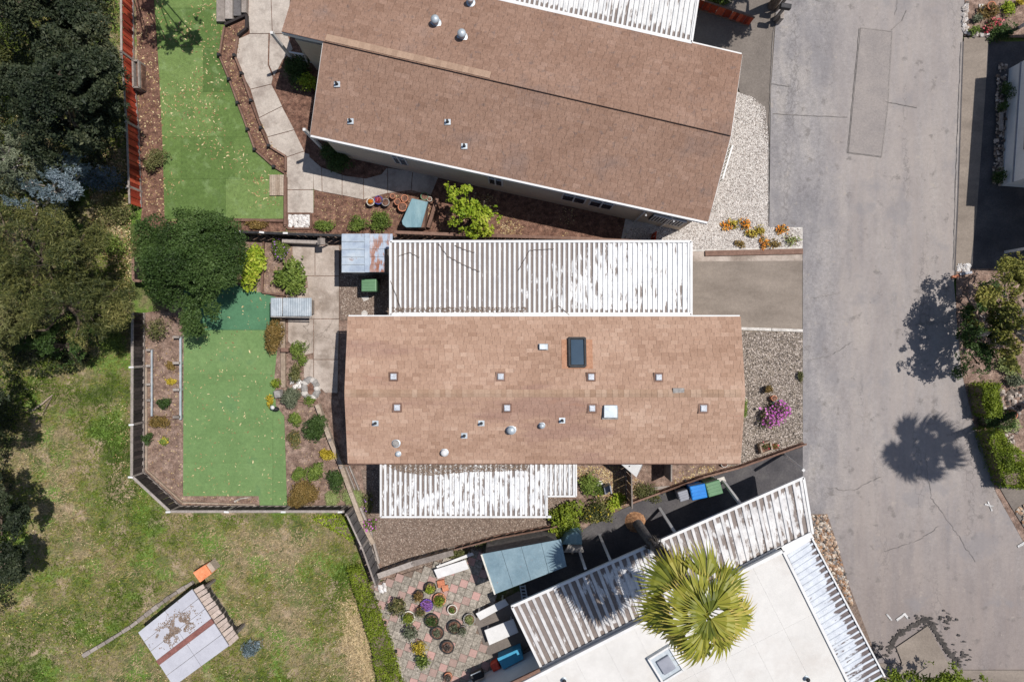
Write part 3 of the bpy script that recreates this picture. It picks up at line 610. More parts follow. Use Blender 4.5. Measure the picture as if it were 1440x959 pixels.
# --- central house (long tan roof)
ZE, ZR = 3.0, 3.5
hx0, hx1 = P(490, 0, ZE).x, P(1040.5, 0, ZE).x; yn, ysth, yr = P(0, 446, ZE).y, P(0, 650.5, ZE).y, P(0, 553, ZR).y
H1 = thing('house', 'long low house in the centre under a tan shingle roof with many small vents', 'house', ((hx0+hx1)/2, (yn+ysth)/2, 0))
MB().prism([(hx0+.3, ysth+.35), (hx1-.3, ysth+.35), (hx1-.3, yn-.3), (hx0+.3, yn-.3)], 0, ZE-.12).build('wall', M['wall'], H1)
rf = MB()
for q in (((hx0, yn, ZE), (hx1, yn, ZE), (hx1, yr, ZR), (hx0, yr, ZR)), ((hx0, ysth, ZE), (hx1, ysth, ZE), (hx1, yr, ZR), (hx0, yr, ZR))): rf.slab(q, .1)
R1 = rf.build('roof', M['deckmat'], H1)
shingles((hx0-.03, ysth-.02, ZE), (hx1+.03, ysth-.02, ZE), (hx1+.03, yr, ZR), (hx0-.03, yr, ZR), 19, .27, R1, M['sh_tan'], 3, patch=.5)
shingles((hx1+.03, yn+.02, ZE), (hx0-.03, yn+.02, ZE), (hx0-.03, yr, ZR), (hx1+.03, yr, ZR), 19, .27, R1, M['sh_tan'], 4, patch=.5)
capm = MB(); L_ = .2
capm.add([(0, -.14, -.035), (L_+.01, -.14, -.045), (L_+.01, 0, 0), (0, 0, .012), (0, .14, -.035), (L_+.01, .14, -.045), (0, -.14, -.06), (0, .14, -.06)], [(0, 1, 2, 3), (3, 2, 5, 4), (0, 3, 4, 7, 6)])
cap0 = None; nx = int((hx1-hx0+.05)/L_)
for i in range(nx):
    if cap0 is None: cap0 = capm.build('ridge_cap', M['sh_ridge'], R1); o = cap0
    else: o = cap0.copy(); C.objects.link(o)
    o.matrix_parent_inverse = Matrix.Identity(4); o.parent = R1
    o.location = Vector((hx0+i*L_+random.uniform(-.01, .01), yr, ZR+.03)) 

def roofz(y):   # height of central roof at world y
    return ZR-(ZR-ZE)*(abs(y-yr)/((yn-yr) if y > yr else (yr-ysth)))
def onroof(px, py):
    z = 3.2
    for _ in range(6): z = roofz(P(px, py, z).y)
    return P(px, py, z+.02)
# square vents with light domes
def square_vent(px, py, s, parent, frame='brownwood', z=.10):
    c = onroof(px, py); a = s*.0262/2
    f = MB().prism([(c.x-a*1.25, c.y-a*1.25), (c.x+a*1.25, c.y-a*1.25), (c.x+a*1.25, c.y+a*1.25), (c.x-a*1.25, c.y+a*1.25)], c.z-.12, c.z+.03).build('roof_vent', M[frame], parent)
    mb = MB(); mb.prism([(c.x-a*.9, c.y-a*.9), (c.x+a*.9, c.y-a*.9), (c.x+a*.9, c.y+a*.9), (c.x-a*.9, c.y+a*.9)], c.z+.03, c.z+z, top=[(c.x-a*.7, c.y-a*.7), (c.x+a*.7, c.y-a*.7), (c.x+a*.7, c.y+a*.7), (c.x-a*.7, c.y+a*.7)])
    mb.build('dome', M['domew'], f, bevel=.02)
for px, py, s in ((553.5, 529.5, 10.2), (704, 529.5, 10.2), (831, 530, 10.2), (926, 530.5, 10.2), (558.5, 573, 10.2), (713, 573.5, 10.2), (832.5, 574, 10.2), (989, 574, 11)): square_vent(px, py, s, H1)
def round_vent(px, py, rpx, h, parent, m='galv', cap=True, base=True, on=None):
    c = on or onroof(px, py); r = rpx*.0262
    mb = MB(); mb.lathe(c, [(r*1.3, -.06), (r*1.25, .01), (r*.72, .03), (r*.72, h*.65)], 16)
    o = mb.build('roof_vent', M['galv'], parent, smooth=False)
    if cap: MB().lathe((c.x, c.y, c.z+h*.65), [(r*.6, 0), (r, .01), (r*.95, h*.18), (r*.5, h*.3), (r*.12, h*.36)], 16).build('cap', M[m], o, smooth=True)
    return o
round_vent(719, 604, 5.6, .3, H1); round_vent(762, 598, 3.8, .25, H1); round_vent(625, 636, 4.6, .22, H1, 'white'); round_vent(557, 623, 5, .12, H1, 'potgrey'); round_vent(560, 638, 3.4, .12, H1)
def pipe(c, parent, h=.25, r=.045):
    o = MB().prism([(c.x-.11, c.y-.1), (c.x+.11, c.y-.1), (c.x+.11, c.y+.1), (c.x-.11, c.y+.1)], c.z-.04, c.z+.02).build('vent_pipe', M['galv'], parent)
    MB().lathe(c, [(r*1.4, 0), (r, .06), (r, h), (r*.7, h)], 10).build('pipe', M['dark'], o)
for px, py in ((528, 595), (677, 595), (653, 612.5), (790.5, 591)): pipe(onroof(px, py), H1)
# louvre vents
for px, py, sx, sy in ((764, 487.5, .3, .2), (858, 578, .48, .45)):
    c = onroof(px, py)
    o = MB().prism([(c.x-sx*.6, c.y-sy*.65), (c.x+sx*.6, c.y-sy*.65), (c.x+sx*.6, c.y+sy*.55), (c.x-sx*.6, c.y+sy*.55)], c.z-.08, c.z+.02).build('louvre_vent', M['potgrey'], H1)
    MB().prism([(c.x-sx/2, c.y-sy/2), (c.x+sx/2, c.y-sy/2), (c.x+sx/2, c.y+sy/2), (c.x-sx/2, c.y+sy/2)], c.z+.02, c.z+.16).build('hood', M['galv'], o, bevel=.015)
# skylight
c = onroof(811.5, 495)
sx, sy = .57, 1.02
patchp = MB().slab([(c.x-.56, c.y-.6, roofz(c.y-.6)+.024), (c.x+.56, c.y-.6, roofz(c.y-.6)+.024), (c.x+.56, c.y+.45, roofz(c.y+.45)+.024), (c.x-.56, c.y+.45, roofz(c.y+.45)+.024)], .02)
M['rustsh'] = mat('newer_orange_shingle', [(.34, .17, .10), (.40, .22, .14)], sc=3, fine=.2, bsc=40)
patchp.build('flashing_patch', M['rustsh'], H1)
fr = MB()
for (ax, ay, bx, by) in ((-sx/2, -sy/2, sx/2, -sy/2), (-sx/2, sy/2, sx/2, sy/2), (-sx/2, -sy/2, -sx/2, sy/2), (sx/2, -sy/2, sx/2, sy/2)):
    fr.beam((c.x+ax, c.y+ay, roofz(c.y+ay)+.08), (c.x+bx, c.y+by, roofz(c.y+by)+.08), .075, .15)
sk = MB().slab([(c.x-sx/2, c.y-sy/2, roofz(c.y-sy/2)+.07), (c.x+sx/2, c.y-sy/2, roofz(c.y-sy/2)+.07), (c.x+sx/2, c.y+sy/2, roofz(c.y+sy/2)+.07), (c.x-sx/2, c.y+sy/2, roofz(c.y+sy/2)+.07)], .06).build('skylight', M['dark'], H1)
fr.build('frame', M['dark'], sk)
MB().slab([(c.x-sx/2+.06, c.y-sy/2+.06, roofz(c.y-sy/2)+.11), (c.x+sx/2-.06, c.y-sy/2+.06, roofz(c.y-sy/2)+.11), (c.x+sx/2-.06, c.y+sy/2-.06, roofz(c.y+sy/2)+.11), (c.x-sx/2+.06, c.y+sy/2-.06, roofz(c.y+sy/2)+.11)], .02).build('pane', M['skyglass'], sk)
c = onroof(954, 549.5); MB().prism([(c.x-.2, c.y-.08), (c.x+.2, c.y-.06), (c.x+.2, c.y+.1), (c.x-.2, c.y+.1)], c.z-.02, c.z+.05).build('grey_patch', M['potgrey'], H1)
fascia((hx0, yn+.05, ZE), (hx1, yn+.05, ZE), H1); fascia((hx0, ysth-.04, ZE), (hx1, ysth-.04, ZE), H1, 'brownwood', h=.12)
# gutter at the drive end
MB().beam(P(973, 445, 2.95), P(1038, 447, 2.95), .08, .07).build('gutter', M['white'], H1)

# --- ribbed awnings / carports
def ribbed(parent, A, B, Cc, D, n, m, per=4, depth=.05, crest=.42):
    """ribs run from edge A-B to edge D-C ; 3D corner points"""
    A, B, Cc, D = map(Vector, (A, B, Cc, D)); npan = math.ceil(n/per); up = Vector((0, 0, 1)); NV = 8
    for pn in range(npan):
        mb = MB(); k0, k1 = pn*per, min(n, (pn+1)*per); prof = []
        for k in range(k0, k1):
            for f, hgt, t in ((0.0, 0, 1), (1-crest-.16, 0, 1), (1-crest-.06, 1, 0), (1-.08, 1, 0)): prof.append(((k+f)/n, hgt, t))
        prof.append((k1/n-.001/n, 0, 1))
        rows = []
        jit = random.uniform(-.004, .004)
        for j in range(NV+1):
            v = j/NV
            for u, hgt, t in prof:
                p0 = A.lerp(B, u).lerp(D.lerp(Cc, u), v) + up*(hgt*depth+jit + .006*math.sin(u*77+v*9)); rows.append((p0, t, u, v))
        m_ = len(prof)
        for p0, t, u, v in rows: mb.v.append(tuple(p0)); mb.a.append(t); mb.uv.append((u, v))
        for j in range(NV):
            for i in range(m_-1): mb.f.append((j*m_+i, j*m_+i+1, (j+1)*m_+i+1, (j+1)*m_+i))
        b = len(mb.v)                               # thin underside
        for p0, t, u, v in (rows[0], rows[m_-1], rows[-1], rows[-m_]): mb.v.append(tuple(Vector(p0)-up*.03)); mb.a.append(0); mb.uv.append((u, v))
        mb.f.append((b, b+1, b+2, b+3)); mb.build('roof_panel', m, parent)
def frame_bars(parent, pts, closed=True, wd=.1, h=.12, m='white', dz=.02, name='edge_trim'):
    for i in range(len(pts) if closed else len(pts)-1):
        MB().beam(Vector(pts[i])+Vector((0, 0, dz)), Vector(pts[(i+1) % len(pts)])+Vector((0, 0, dz)), wd, h).build(name, M[m], parent)
def post(parent, p, z, m='white', s=.09, name='post'):
    return MB().box((p[0], p[1], z/2), (s, s, z)).build(name, M[m], parent)
brownd = (.125, .09, .072)
cm1 = corrmat('carport_sheet_white', [(.56, .565, .57), (.69, .69, .685)], brownd, .24, .565, nr=60, vscale=3.5, endv=.93, starts=.05)
cz = 2.75
cp = thing('carport', 'long white ribbed carport roof with leaf dirt in the grooves above the tan roof', 'carport', P(760, 392, 0))
A, B, Cc, D = P(551, 341, cz), P(970, 341, cz), P(970, 441, cz), P(551, 441, cz)
ribbed(cp, A, B, Cc, D, 60, cm1, per=2)
frame_bars(cp, [P(549.5, 340, cz), P(971.5, 340, cz), P(971.5, 443, cz), P(549.5, 443, cz)], wd=.09)
MB().beam(P(549.5, 442, cz+.02), P(971.5, 442, cz+.02), .13, .1).build('gutter', M['white'], cp)
for px in (560, 660, 760, 860, 960): post(cp, P(px, 345, cz), cz-.05)
litter_pts = scatter([(545, 432), (740, 432), (740, 441), (545, 442)], 900)*((HC-cz)/HC)
tag(leaves('twigs', np.column_stack([litter_pts, np.full(len(litter_pts), cz+.07)]), .07, M['leafpile'], up=2, asp=.3), 'brown leaf drift along the gutter of the long carport roof', 'leaves', kind='stuff')
tw = MB()
for pp in ([(560, 360), (575, 355), (590, 362)], [(617, 343), (630, 360), (652, 372), (675, 382)], [(640, 345), (655, 352), (668, 355)], [(550, 395), (558, 420), (565, 438)], [(730, 380), (745, 352), (780, 350)], [(765, 440), (785, 430), (800, 443)]):
    tw.tube([P(a+random.uniform(-1, 1), b, cz+.09) for a, b in pp], [.012]*len(pp), 4)
tag(tw.build('twigs', M['bark']), 'thin bare twigs lying across the long white carport roof', 'twigs', kind='stuff')
# small lower awning with notch
cm2 = corrmat('awning_sheet_white', [(.56, .565, .57), (.69, .69, .685)], brownd, .46, .50, nr=40, vscale=3.5, endv=.97, starts=.42)
az = 2.6
aw = thing('awning', 'stained white ribbed awning below the tan roof with a notched right end', 'awning', P(655, 690, 0))
ribbed(aw, P(537, 652, az), P(770, 652, az), P(770, 725, az), P(537, 725, az), 33, cm2, per=2)
ribbed(aw, P(770, 652, az), P(809, 652, az), P(809, 696, az), P(770, 696, az), 6, cm2, per=2)
frame_bars(aw, [P(536, 652, az), P(536, 726, az), P(775, 726, az)], closed=False, wd=.07); frame_bars(aw, [P(769, 726, az), P(769, 697, az), P(810, 697, az), P(810, 652, az)], closed=False, wd=.06)
for px in (545, 620, 695, 765): post(aw, P(px, 722, az), az-.05)
lp = scatter([(537, 650), (745, 650), (740, 661), (660, 663), (600, 668), (560, 662)], 3000)*((HC-az)/HC)
tag(leaves('leaf_drift', np.column_stack([lp, np.full(len(lp), az+.07)]), .06, M['leafpile'], up=2, asp=.35), 'brown leaf drift along the upper edge of the notched awning', 'leaves', kind='stuff')

# --- upper house (brown gabled roof, skewed)
U = Vector((.9750, -.2222, 0)); Wn = Vector((.2222, .9750, 0))      # along ridge, and up-slope (north)
SA, SB = P(437, 190, 3.0), P(995, 312, 3.0)
U = (SB-SA).normalized(); Wn = Vector((-U.y, U.x, 0))
RL, RR = P(455.5, 57, 3.62), P(1027.5, 190, 3.62)
R0 = RL - U*(RL-P(397, 44, 3.62)).length
wN = (P(1043, 77, 3.0)-RR).dot(Wn)
NE_ = P(1043, 77, 3.0); NW_ = R0 + Wn*wN; NW_.z = 3.0
H2 = thing('house', 'large house at the top under a brown gabled shingle roof set at a slant', 'house', P(720, 160, 0))
ridgeS_L, ridgeS_R = RL.copy(), RR.copy()
dn_ = Vector((0, 0, -.07))
R2o = MB().slab([v+dn_ for v in (SA, SB, RR, RL)], .1).slab([v+dn_ for v in (R0, RR, NE_, NW_)], .1).build('roof', M['deckmat'], H2)
# drop the seam: the upper half overhangs the lower half
lift = Vector((0, 0, .07))
shingles(SA-U*.03, SB+U*.03, RR+U*.02, RL-U*.02, 20, .3, R2o, M['sh_brown'], 8, patch=.3, step=.005)
shingles(NE_+U*.03, NW_-U*.03, R0+lift-Wn*.04, RR+lift-Wn*.04, 20, .3, R2o, M['sh_brown'], 9, patch=.4)
MB().slab([R0+lift-Wn*.05, RR+lift-Wn*.05, RR+lift*.2+Wn*.02, R0+lift*.2+Wn*.02], .02).build('ridge_lip', M['sh_brown'], R2o)
cap1 = None; ridge_dir = (RR-R0).normalized(); ang = math.atan2(ridge_dir.y, ridge_dir.x)
rl_ = (RR-R0).length; n_c = int(rl_/.2)
d0 = (RL-R0).length
for i in range(n_c):
    dd = i*.2
    pale = (dd > d0-.1) and dd < (P(683, 107, 3.62)-R0).length
    if dd < (P(683, 107, 3.62)-R0).length:
        if not pale: continue
    if not pale and dd > (P(800, 135, 3.62)-R0).length: continue
    mcap = MB().box((.1, .14, 0), (.205, .26, .024))
    if cap1 is None: cap1 = mcap.build('ridge_cap', M['sh_ridge2'], R2o); o = cap1
    elif pale: o = cap1.copy(); C.objects.link(o)
    else: continue
    o.matrix_parent_inverse = Matrix.Identity(4); o.parent = R2o
    q = R0+ridge_dir*dd+lift+Vector((0, 0, .012+random.uniform(0, .008)))-Wn*.02
    o.location = q; o.rotation_euler = (-.2, 0, ang)
# fascias and walls
def wl(a, b, off, ztop): return None
fascia(SA-Wn*.02, SB-Wn*.02, H2, h=.18, wd=.10); fascia(SA-U*.02, RL-U*.02, H2, h=.12); fascia(SB+U*.02, RR+U*.02, H2, h=.12); fascia(R0-Wn*.03, RL-Wn*.03, H2, h=.2, wd=.08)
fascia(NE_+U*.02, RR+U*.02, H2, h=.1); fascia(NE_+Wn*.04, NW_+Wn*.04, H2, h=.12, wd=.06); fascia(R0-U*.02, NW_-U*.02, H2, h=.12)
ov = .09
w0 = SA+Wn*ov+U*.35; w1 = SB+Wn*ov-U*.35; w2 = NE_-Wn*.3-U*.35; w3 = R0+Wn*.08+U*.2; w3b = NW_-Wn*.3+U*.2; wm = RL+Wn*.08+U*.35
MB().prism([w0[:2], w1[:2], w2[:2], w3b[:2], w3[:2], wm[:2]], 0, 2.86).build('wall', M['wall'], H2)
def on_wall(px, py, z):      # point of the south wall plane seen at px
    a = P(px, py, z); s_ = (a-w0).dot(U); return w0+U*s_
for px0, px1, py, kind in ((551, 572, 223, 0), (686, 708, 252, 0), (790, 826, 276, 0), (829, 864, 285, 0)):
    a, b = on_wall(px0, py, 1.9), on_wall(px1, py, 1.9); zt, zb = 2.7, 1.25
    a.z = b.z = (zt+zb)/2
    fo = MB().beam(a-Wn*.01, b-Wn*.01, .05, zt-zb+.14).build('window', M['white'], H2)
    MB().beam(a-Wn*.035+U*.06, b-Wn*.035-U*.06, .02, zt-zb).build('pane', M['glass'], fo)
    mid = (a+b)/2; MB().box((mid.x-Wn.x*.055, mid.y-Wn.y*.055, mid.z), (.05, .04, zt-zb), ang).build('mullion', M['white'], fo)
    zz = Vector((0, 0, .15)); MB().beam(a-Wn*.05+U*.06+zz, b-Wn*.05-U*.06+zz, .03, .05).build('rail', M['white'], fo)
# lattice vent panel at the right end
a, b = on_wall(916, 305, 1.7), on_wall(962, 313, 1.7); a.z = b.z = 1.6
lo = MB().beam(a-Wn*.03, b-Wn*.03, .06, 1.1).build('lattice_panel', M['dark'], H2)
for i in range(11):
    q = a.lerp(b, (i+.5)/11); MB().box((q.x-Wn.x*.08, q.y-Wn.y*.08, 1.6), (.05, .03, 1.1), ang).build('lattice_bar', M['white'], lo)
MB().beam(a-Wn*.08+Vector((0, 0, .56)), b-Wn*.08+Vector((0, 0, .56)), .06, .06).build('top_rail', M['white'], lo)
# roof fittings of the upper house
def roof2z(px, py):
    z = 3.3
    for _ in range(8):
        q = P(px, py, z); d = (q-RL).dot(Wn); z = 3.62-(.62)*(abs(d)/(wN if d > 0 else abs((SA-RL).dot(Wn))))
    return P(px, py, z+.03)
for px, py, r in ((613, 33, 6), (650, 52.5, 6), (662, 4, 5)): round_vent(px, py, r, .42, H2, 'galv' if r == 6 else 'white', on=roof2z(px, py))
for px, py in ((474, 119), (493, 171), (629.5, 172), (653, 206)): pipe(roof2z(px, py), H2, .22)
# porch at the left end: posts and white rail
for px, py in ((398, 72), (441, 200)):
    post(H2, P(px+4, py, 1.2), 2.8, 'white', .1, 'porch_post')
rp_ = MB(); a, b = P(402, 73, .95), P(444, 80, .95)
rp_.beam(a, b, .06, .05).beam(a-Vector((0, 0, .7)), b-Vector((0, 0, .7)), .05, .05)
rail = rp_.build('porch_rail', M['white'], H2)
for i in range(9):
    q = a.lerp(b, i/8); MB().box((q.x, q.y, .6), (.035, .035, .68)).build('baluster', M['white'], rail)
st = MB().beam(P(420, 58, 1.9), P(432, 88, .1), .5, .06).build('porch_steps', M['potwhite'], H2)
ra, rb = P(1030, 205, .9), P(1016, 252, .9); rr_ = MB().beam(ra, rb, .06, .05).beam(ra-Vector((0, 0, .7)), rb-Vector((0, 0, .7)), .05, .05).build('porch_rail', M['white'], H2)
for i in range(10):
    q = ra.lerp(rb, i/9); MB().box((q.x, q.y, .5), (.03, .03, .8)).build('baluster', M['white'], rr_)
# downpipes
for px, py in ((905, 298), (943, 306)):
    q = on_wall(px, py, 2); MB().tube([Vector((q.x, q.y, 2.8))-Wn*.3, Vector((q.x, q.y, 2.5))-Wn*.06, Vector((q.x, q.y, .05))-Wn*.06], [.035]*3, 6).build('downpipe', M['white'], H2)
# awning on top side
cm3 = corrmat('top_awning_sheet', [(.52, .52, .515), (.64, .635, .62)], (.12, .085, .07), .57, .53, nr=45, vscale=4, endv=.9)
tw_ = thing('awning', 'white ribbed awning with rust flecks at the top edge above the brown roof', 'awning', P(840, 0, 0))
a3, b3, c3, d3 = P(684, -4, 2.95), P(972, 61, 2.95), P(992, -70, 2.95), P(704, -135, 2.95)
ribbed(tw_, d3, c3, b3, a3, 42, cm3, per=2)
frame_bars(tw_, [a3, b3], closed=False, wd=.12); frame_bars(tw_, [b3, c3], closed=False, wd=.07)
for f in (.1, .5, .9):
    q = d3.lerp(c3, f); post(tw_, q, 2.9)

# --- shed (metal)
sh = thing('metal_shed', 'small metal garden shed with half its blue grey roof gone rusty', 'shed', P(515, 350, 0))
zs = 2.0
def rect(x0, y0, x1, y1, z): return [P(x0, y0, z), P(x1, y0, z), P(x1, y1, z), P(x0, y1, z)]
MB().prism(Q([(483, 333), (539, 333), (539, 380), (483, 380)], zs), 0, zs-.06).build('wall', M['potgrey'], sh)
M['shedroof'] = mat('faded_blue_metal', [(.27, .32, .40), (.35, .41, .48), (.43, .48, .53)], sc=2, rough=.6, fine=.06, bump=.05, blotch=[((.25, .12, .08), 5, .66, .03, .6)])
M['rustroof'] = mat('rusty_metal', [(.24, .09, .05), (.32, .2, .17), (.42, .46, .52)], sc=2.2, rough=.8, fine=.15, stretch=(2.5, .6, 1), blotch=[((.34, .41, .50), 1.6, .46, .05, .9)])
for i in range(5):
    y0 = 329+i*10.8; y1 = y0+10.4
    MB().slab([P(480.5, y0, zs), P(513, y0, zs+.08), P(513, y1, zs+.08), P(480.5, y1, zs)], .04).build('roof_panel', M['shedroof'], sh)
    MB().slab([P(519, y0, zs+.08), P(541 if i > 1 else 552, y0, zs-.0), P(541 if i > 1 else 552, y1, zs), P(519, y1, zs+.08)], .04).build('roof_panel', M['rustroof'], sh)
    MB().beam(P(480.5, y1+.2, zs+.02), P(513, y1+.2, zs+.1), .03, .03).build('roof_seam', M['galv'], sh)
MB().slab(rect(512.8, 328.5, 519.5, 383, zs+.12), .06).build('ridge_strip', M['shedroof'], sh)
# small lean-to store
sm = thing('garden_store', 'low store with a pale corrugated two piece lid between lawn and concrete', 'store', P(408, 434, 0))
MB().prism(Q([(386, 421), (434, 421), (434, 441), (386, 441)], .85), 0, .8).build('wall', M['greywood'], sm)
for x0, x1 in ((380.5, 396.5), (397.5, 438)):
    mb = MB(); n = int((x1-x0)/2.4)
    for i in range(n):
        a = x0+(x1-x0)*i/n; b = x0+(x1-x0)*(i+.55)/n; mb.slab([P(a, 419, .93), P(b, 419, .95), P(b, 444.5, .9), P(a, 444.5, .88)], .02); mb.slab([P(b, 419, .95), P(x0+(x1-x0)*(i+1)/n, 419, .93), P(x0+(x1-x0)*(i+1)/n, 444.5, .88), P(b, 444.5, .9)], .02)
    mb.build('lid_panel', M['galv'], sm)
MB().beam(P(381, 445.5, .88), P(438, 446.5, .88), .04, .06).build('edge_trim', M['potgrey'], sm)

# --- lower right house: white roof, brown stained carport, end awning
H3 = thing('house', 'white flat roofed house at the bottom right with a square roof hatch', 'house', P(960, 960, 0))
zw = 2.9
roof3 = [(1098, 775), (765, 944), (640, 1010), (640, 1220), (1010, 1220), (1200, 975), (1106, 778)]
roof3 = [(1099, 774), (765, 944), (600, 1028), (690, 1215), (1205, 985)]
MB().prism(Q([(1095, 785), (768, 952), (612, 1030), (700, 1205), (1195, 982)], zw), 0, zw-.1).build('wall', M['wallw'], H3)
R3 = MB().slab([P(x, y, zw) for x, y in roof3], .12).build('roof', M['whiteroof'], H3)
e0, e1 = P(765, 944, zw), P(1099, 774, zw); u3 = (e1-e0).normalized(); w3_ = Vector((u3.y, -u3.x, 0))
n3 = 9; EW = (e1-e0).length/8
for i in range(-4, 9):          # membrane sheets across the roof
    for j in range(2):
        a = e0+u3*(i*EW+.002); b = e0+u3*((i+1)*EW-.002)
        if i == 8: continue
        j0, j1 = j*2.55+.05, (j+1)*2.55+.047
        zc = Vector((0, 0, .012))
        MB().slab([a+w3_*j0+zc, b+w3_*j0+zc, b+w3_*j1+zc, a+w3_*j1+zc], .03).build('roof_sheet', M['whiteroof'], R3)
frame_bars(H3, [e0-u3*5.5, e1], closed=False, wd=.12, h=.14, dz=.03); frame_bars(H3, [P(1101, 775, zw), P(1200, 975, zw)], closed=False, wd=.1, h=.12, dz=.03)
MB().beam(P(693, 975, zw-.05), P(760, 943, zw-.05), .22, .1).build('gutter', M['brownwood'], H3)
hc = P(935, 931, zw); hz = math.atan2(u3.y, u3.x)+.08
hat = MB().box((hc.x, hc.y, zw+.07), (.95, 1.05, .12), hz).build('roof_hatch', M['galv'], H3)
for sgn, ax in ((1, 0), (-1, 0), (1, 1), (-1, 1)):
    dx_, dy_ = (sgn*.44, 0) if ax == 0 else (0, sgn*.49)
    MB().box((hc.x+dx_*math.cos(hz)-dy_*math.sin(hz), hc.y+dx_*math.sin(hz)+dy_*math.cos(hz), zw+.16), (.07, 1.03, .09) if ax == 0 else (.83, .07, .09), hz).build('rim', M['white'], hat)
MB().box((hc.x, hc.y, zw+.18), (.5, .55, .14), hz).build('lid', M['bingrey'], hat, bevel=.03)
round_vent(0, 0, 3, .2, H3, 'dark', on=P(793, 955, zw+.02)); round_vent(0, 0, 3, .2, H3, 'dark', on=P(1134, 953, zw+.02))
cm4 = corrmat('stained_carport_sheet', [(.47, .46, .455), (.66, .65, .64)], (.115, .078, .06), .42, .48, nr=42, vscale=3.0, endv=.86, amount=.85, starts=.14, toptoo=.12)
cq = thing('carport', 'slanted white ribbed carport roof streaked brown beside the palm and white roof', 'carport', P(930, 810, 0))
zc = 2.5
ribbed(cq, P(721, 852, zc), P(1128, 673, zc), P(1141, 751, zc), P(763, 940, zc), 40, cm4, per=1, depth=.05, crest=.36)
frame_bars(cq, [P(719, 852, zc), P(1129, 671, zc)], closed=False, wd=.1); frame_bars(cq, [P(720, 852, zc), P(763, 941, zc)], closed=False, wd=.09); frame_bars(cq, [P(1129, 671, zc), P(1142, 750, zc)], closed=False, wd=.09)
frame_bars(cq, [P(763, 941, zc+.05), P(1099, 771, zc+.05)], closed=False, wd=.22, h=.1)
MB().slab([P(1092, 772, zc+.12), P(1140, 748, zc+.12), P(1145, 757, zc+.12), P(1103, 782, zc+.12)], .06).build('corner_flashing', M['white'], cq)
for (bx, by, tx, ty) in ((927, 714, 952, 753), (1016, 675, 1043, 711), (1100, 637, 1130, 661), (843, 752, 858, 787), (812, 766, 823, 799)):
    MB().beam(P(bx, by, 0), P(tx, ty, zc-.05), .1, .1).build('post', M['white'], cq)
cm5 = corrmat('end_awning_sheet', [(.44, .47, .52), (.58, .61, .65)], (.09, .065, .06), .66, .50, nr=26, vscale=2.2, endv=.62, amount=.95)
ca = thing('awning', 'bright ribbed metal awning with dark leaf fingers at the road end of the white roof', 'awning', P(1180, 850, 0))
ze_ = 2.6
ribbed(ca, P(1107, 780, ze_), P(1198, 975, ze_), P(1242, 950, ze_), P(1141, 757, ze_), 25, cm5, per=1, depth=.03, crest=.3)
frame_bars(ca, [P(1141, 756, ze_), P(1243, 950, ze_)], closed=False, wd=.06)
for f in (.1, .5, .9): post(ca, P(1141, 757, ze_).lerp(P(1242, 950, ze_), f), 2.55)
# blue grey shed beside carport
bs = thing('shed', 'blue grey metal shed roof by the patio partly shaded by the palm', 'shed', P(735, 800, 0))
MB().prism(Q([(682, 783), (784, 764), (792, 793), (698, 829)], 2.1), 0, 2.0).build('wall', M['potgrey'], bs)
qs = [P(677, 779, 2.1), P(789, 758, 2.1), P(797, 796, 2.1), P(696, 835, 2.1)]
for i in range(4):
    a, b = qs[0].lerp(qs[1], i/4+.002), qs[0].lerp(qs[1], (i+1)/4-.002); c_, d_ = qs[3].lerp(qs[2], (i+1)/4-.002), qs[3].lerp(qs[2], i/4+.002)
    MB().slab([a, b, c_, d_], .05).build('roof_panel', M['shedroofb'] if 'shedroofb' in M else M.setdefault('shedroofb', mat('blue_grey_sheet', [(.13, .20, .24), (.20, .28, .32)], sc=1.6, rough=.6, fine=.1, blotch=[((.3, .1, .06), 6, .68, .03, .6)])), bs)
MB().beam(qs[0], qs[3], .06, .1).build('edge_trim', M['potwhite'], bs)
b2 = thing('storage_cover', 'small rounded blue grey cover at the upper right corner of the patio shed', 'cover', P(803, 756, 0))
MB().prism(Q([(786, 768), (795, 752), (806, 745), (816, 746), (821, 755), (823, 768)], 1.2), 0, 1.05, top=Q([(789, 766), (797, 754), (807, 748), (814, 749), (818, 756), (819, 766)], 1.05)).build('lid', M['tarp'], b2, bevel=.05)
MB().prism(Q([(790, 767), (799, 753), (813, 750), (818, 767)], 0), 0, .9).build('body', M['potgrey'], b2)

# --- house at the right edge (its shaded wall leans out of frame)
H4 = thing('house', 'white walled house at the right edge seen in its own shade', 'house', P(1440, 180, 0))
g4 = [(1412, 95), (1398, 268), (1700, 290), (1700, 60), (1440, 75)]
MB().prism(Q([(1417, 98), (1406, 262), (1700, 285), (1700, 70)]), 0, 2.85).build('wall', M['wallw'], H4)
rz4 = 2.9
MB().slab([Vector((*q, rz4)) for q in Q([(1411, 94), (1398, 272), (1705, 295), (1705, 60)])], .14).build('roof', M['whiteroof'], H4)
MB().beam((*Q([(1411, 94)])[0], rz4-.05), (*Q([(1398, 272)])[0], rz4-.05), .1, .16).build('fascia', M['white'], H4)
for ya, yb in ((150, 175), (188, 225)):
    fa = (ya-98)/164; fb = (yb-98)/164
    a = Vector((*Q([(1417-11*fa, ya)])[0], 1.7)); b = Vector((*Q([(1417-11*fb, yb)])[0], 1.7))
    wo = MB().beam(a, b, .08, 1.0).build('window', M['white'], H4); MB().beam(a.lerp(b, .06)-Vector((.04, 0, 0)), b.lerp(a, .06)-Vector((.04, 0, 0)), .03, .88).build('pane', M['glass'], wo)
MB().beam((*Q([(1416.5, 98)])[0], .75), (*Q([(1405.5, 262)])[0], .75), .05, .05).build('trim', M['bingrey'], H4)
E1 = thing('awning', 'flat awning roof past the right edge casting the square shadow on the drive', 'awning', P(1520, 330, 0))
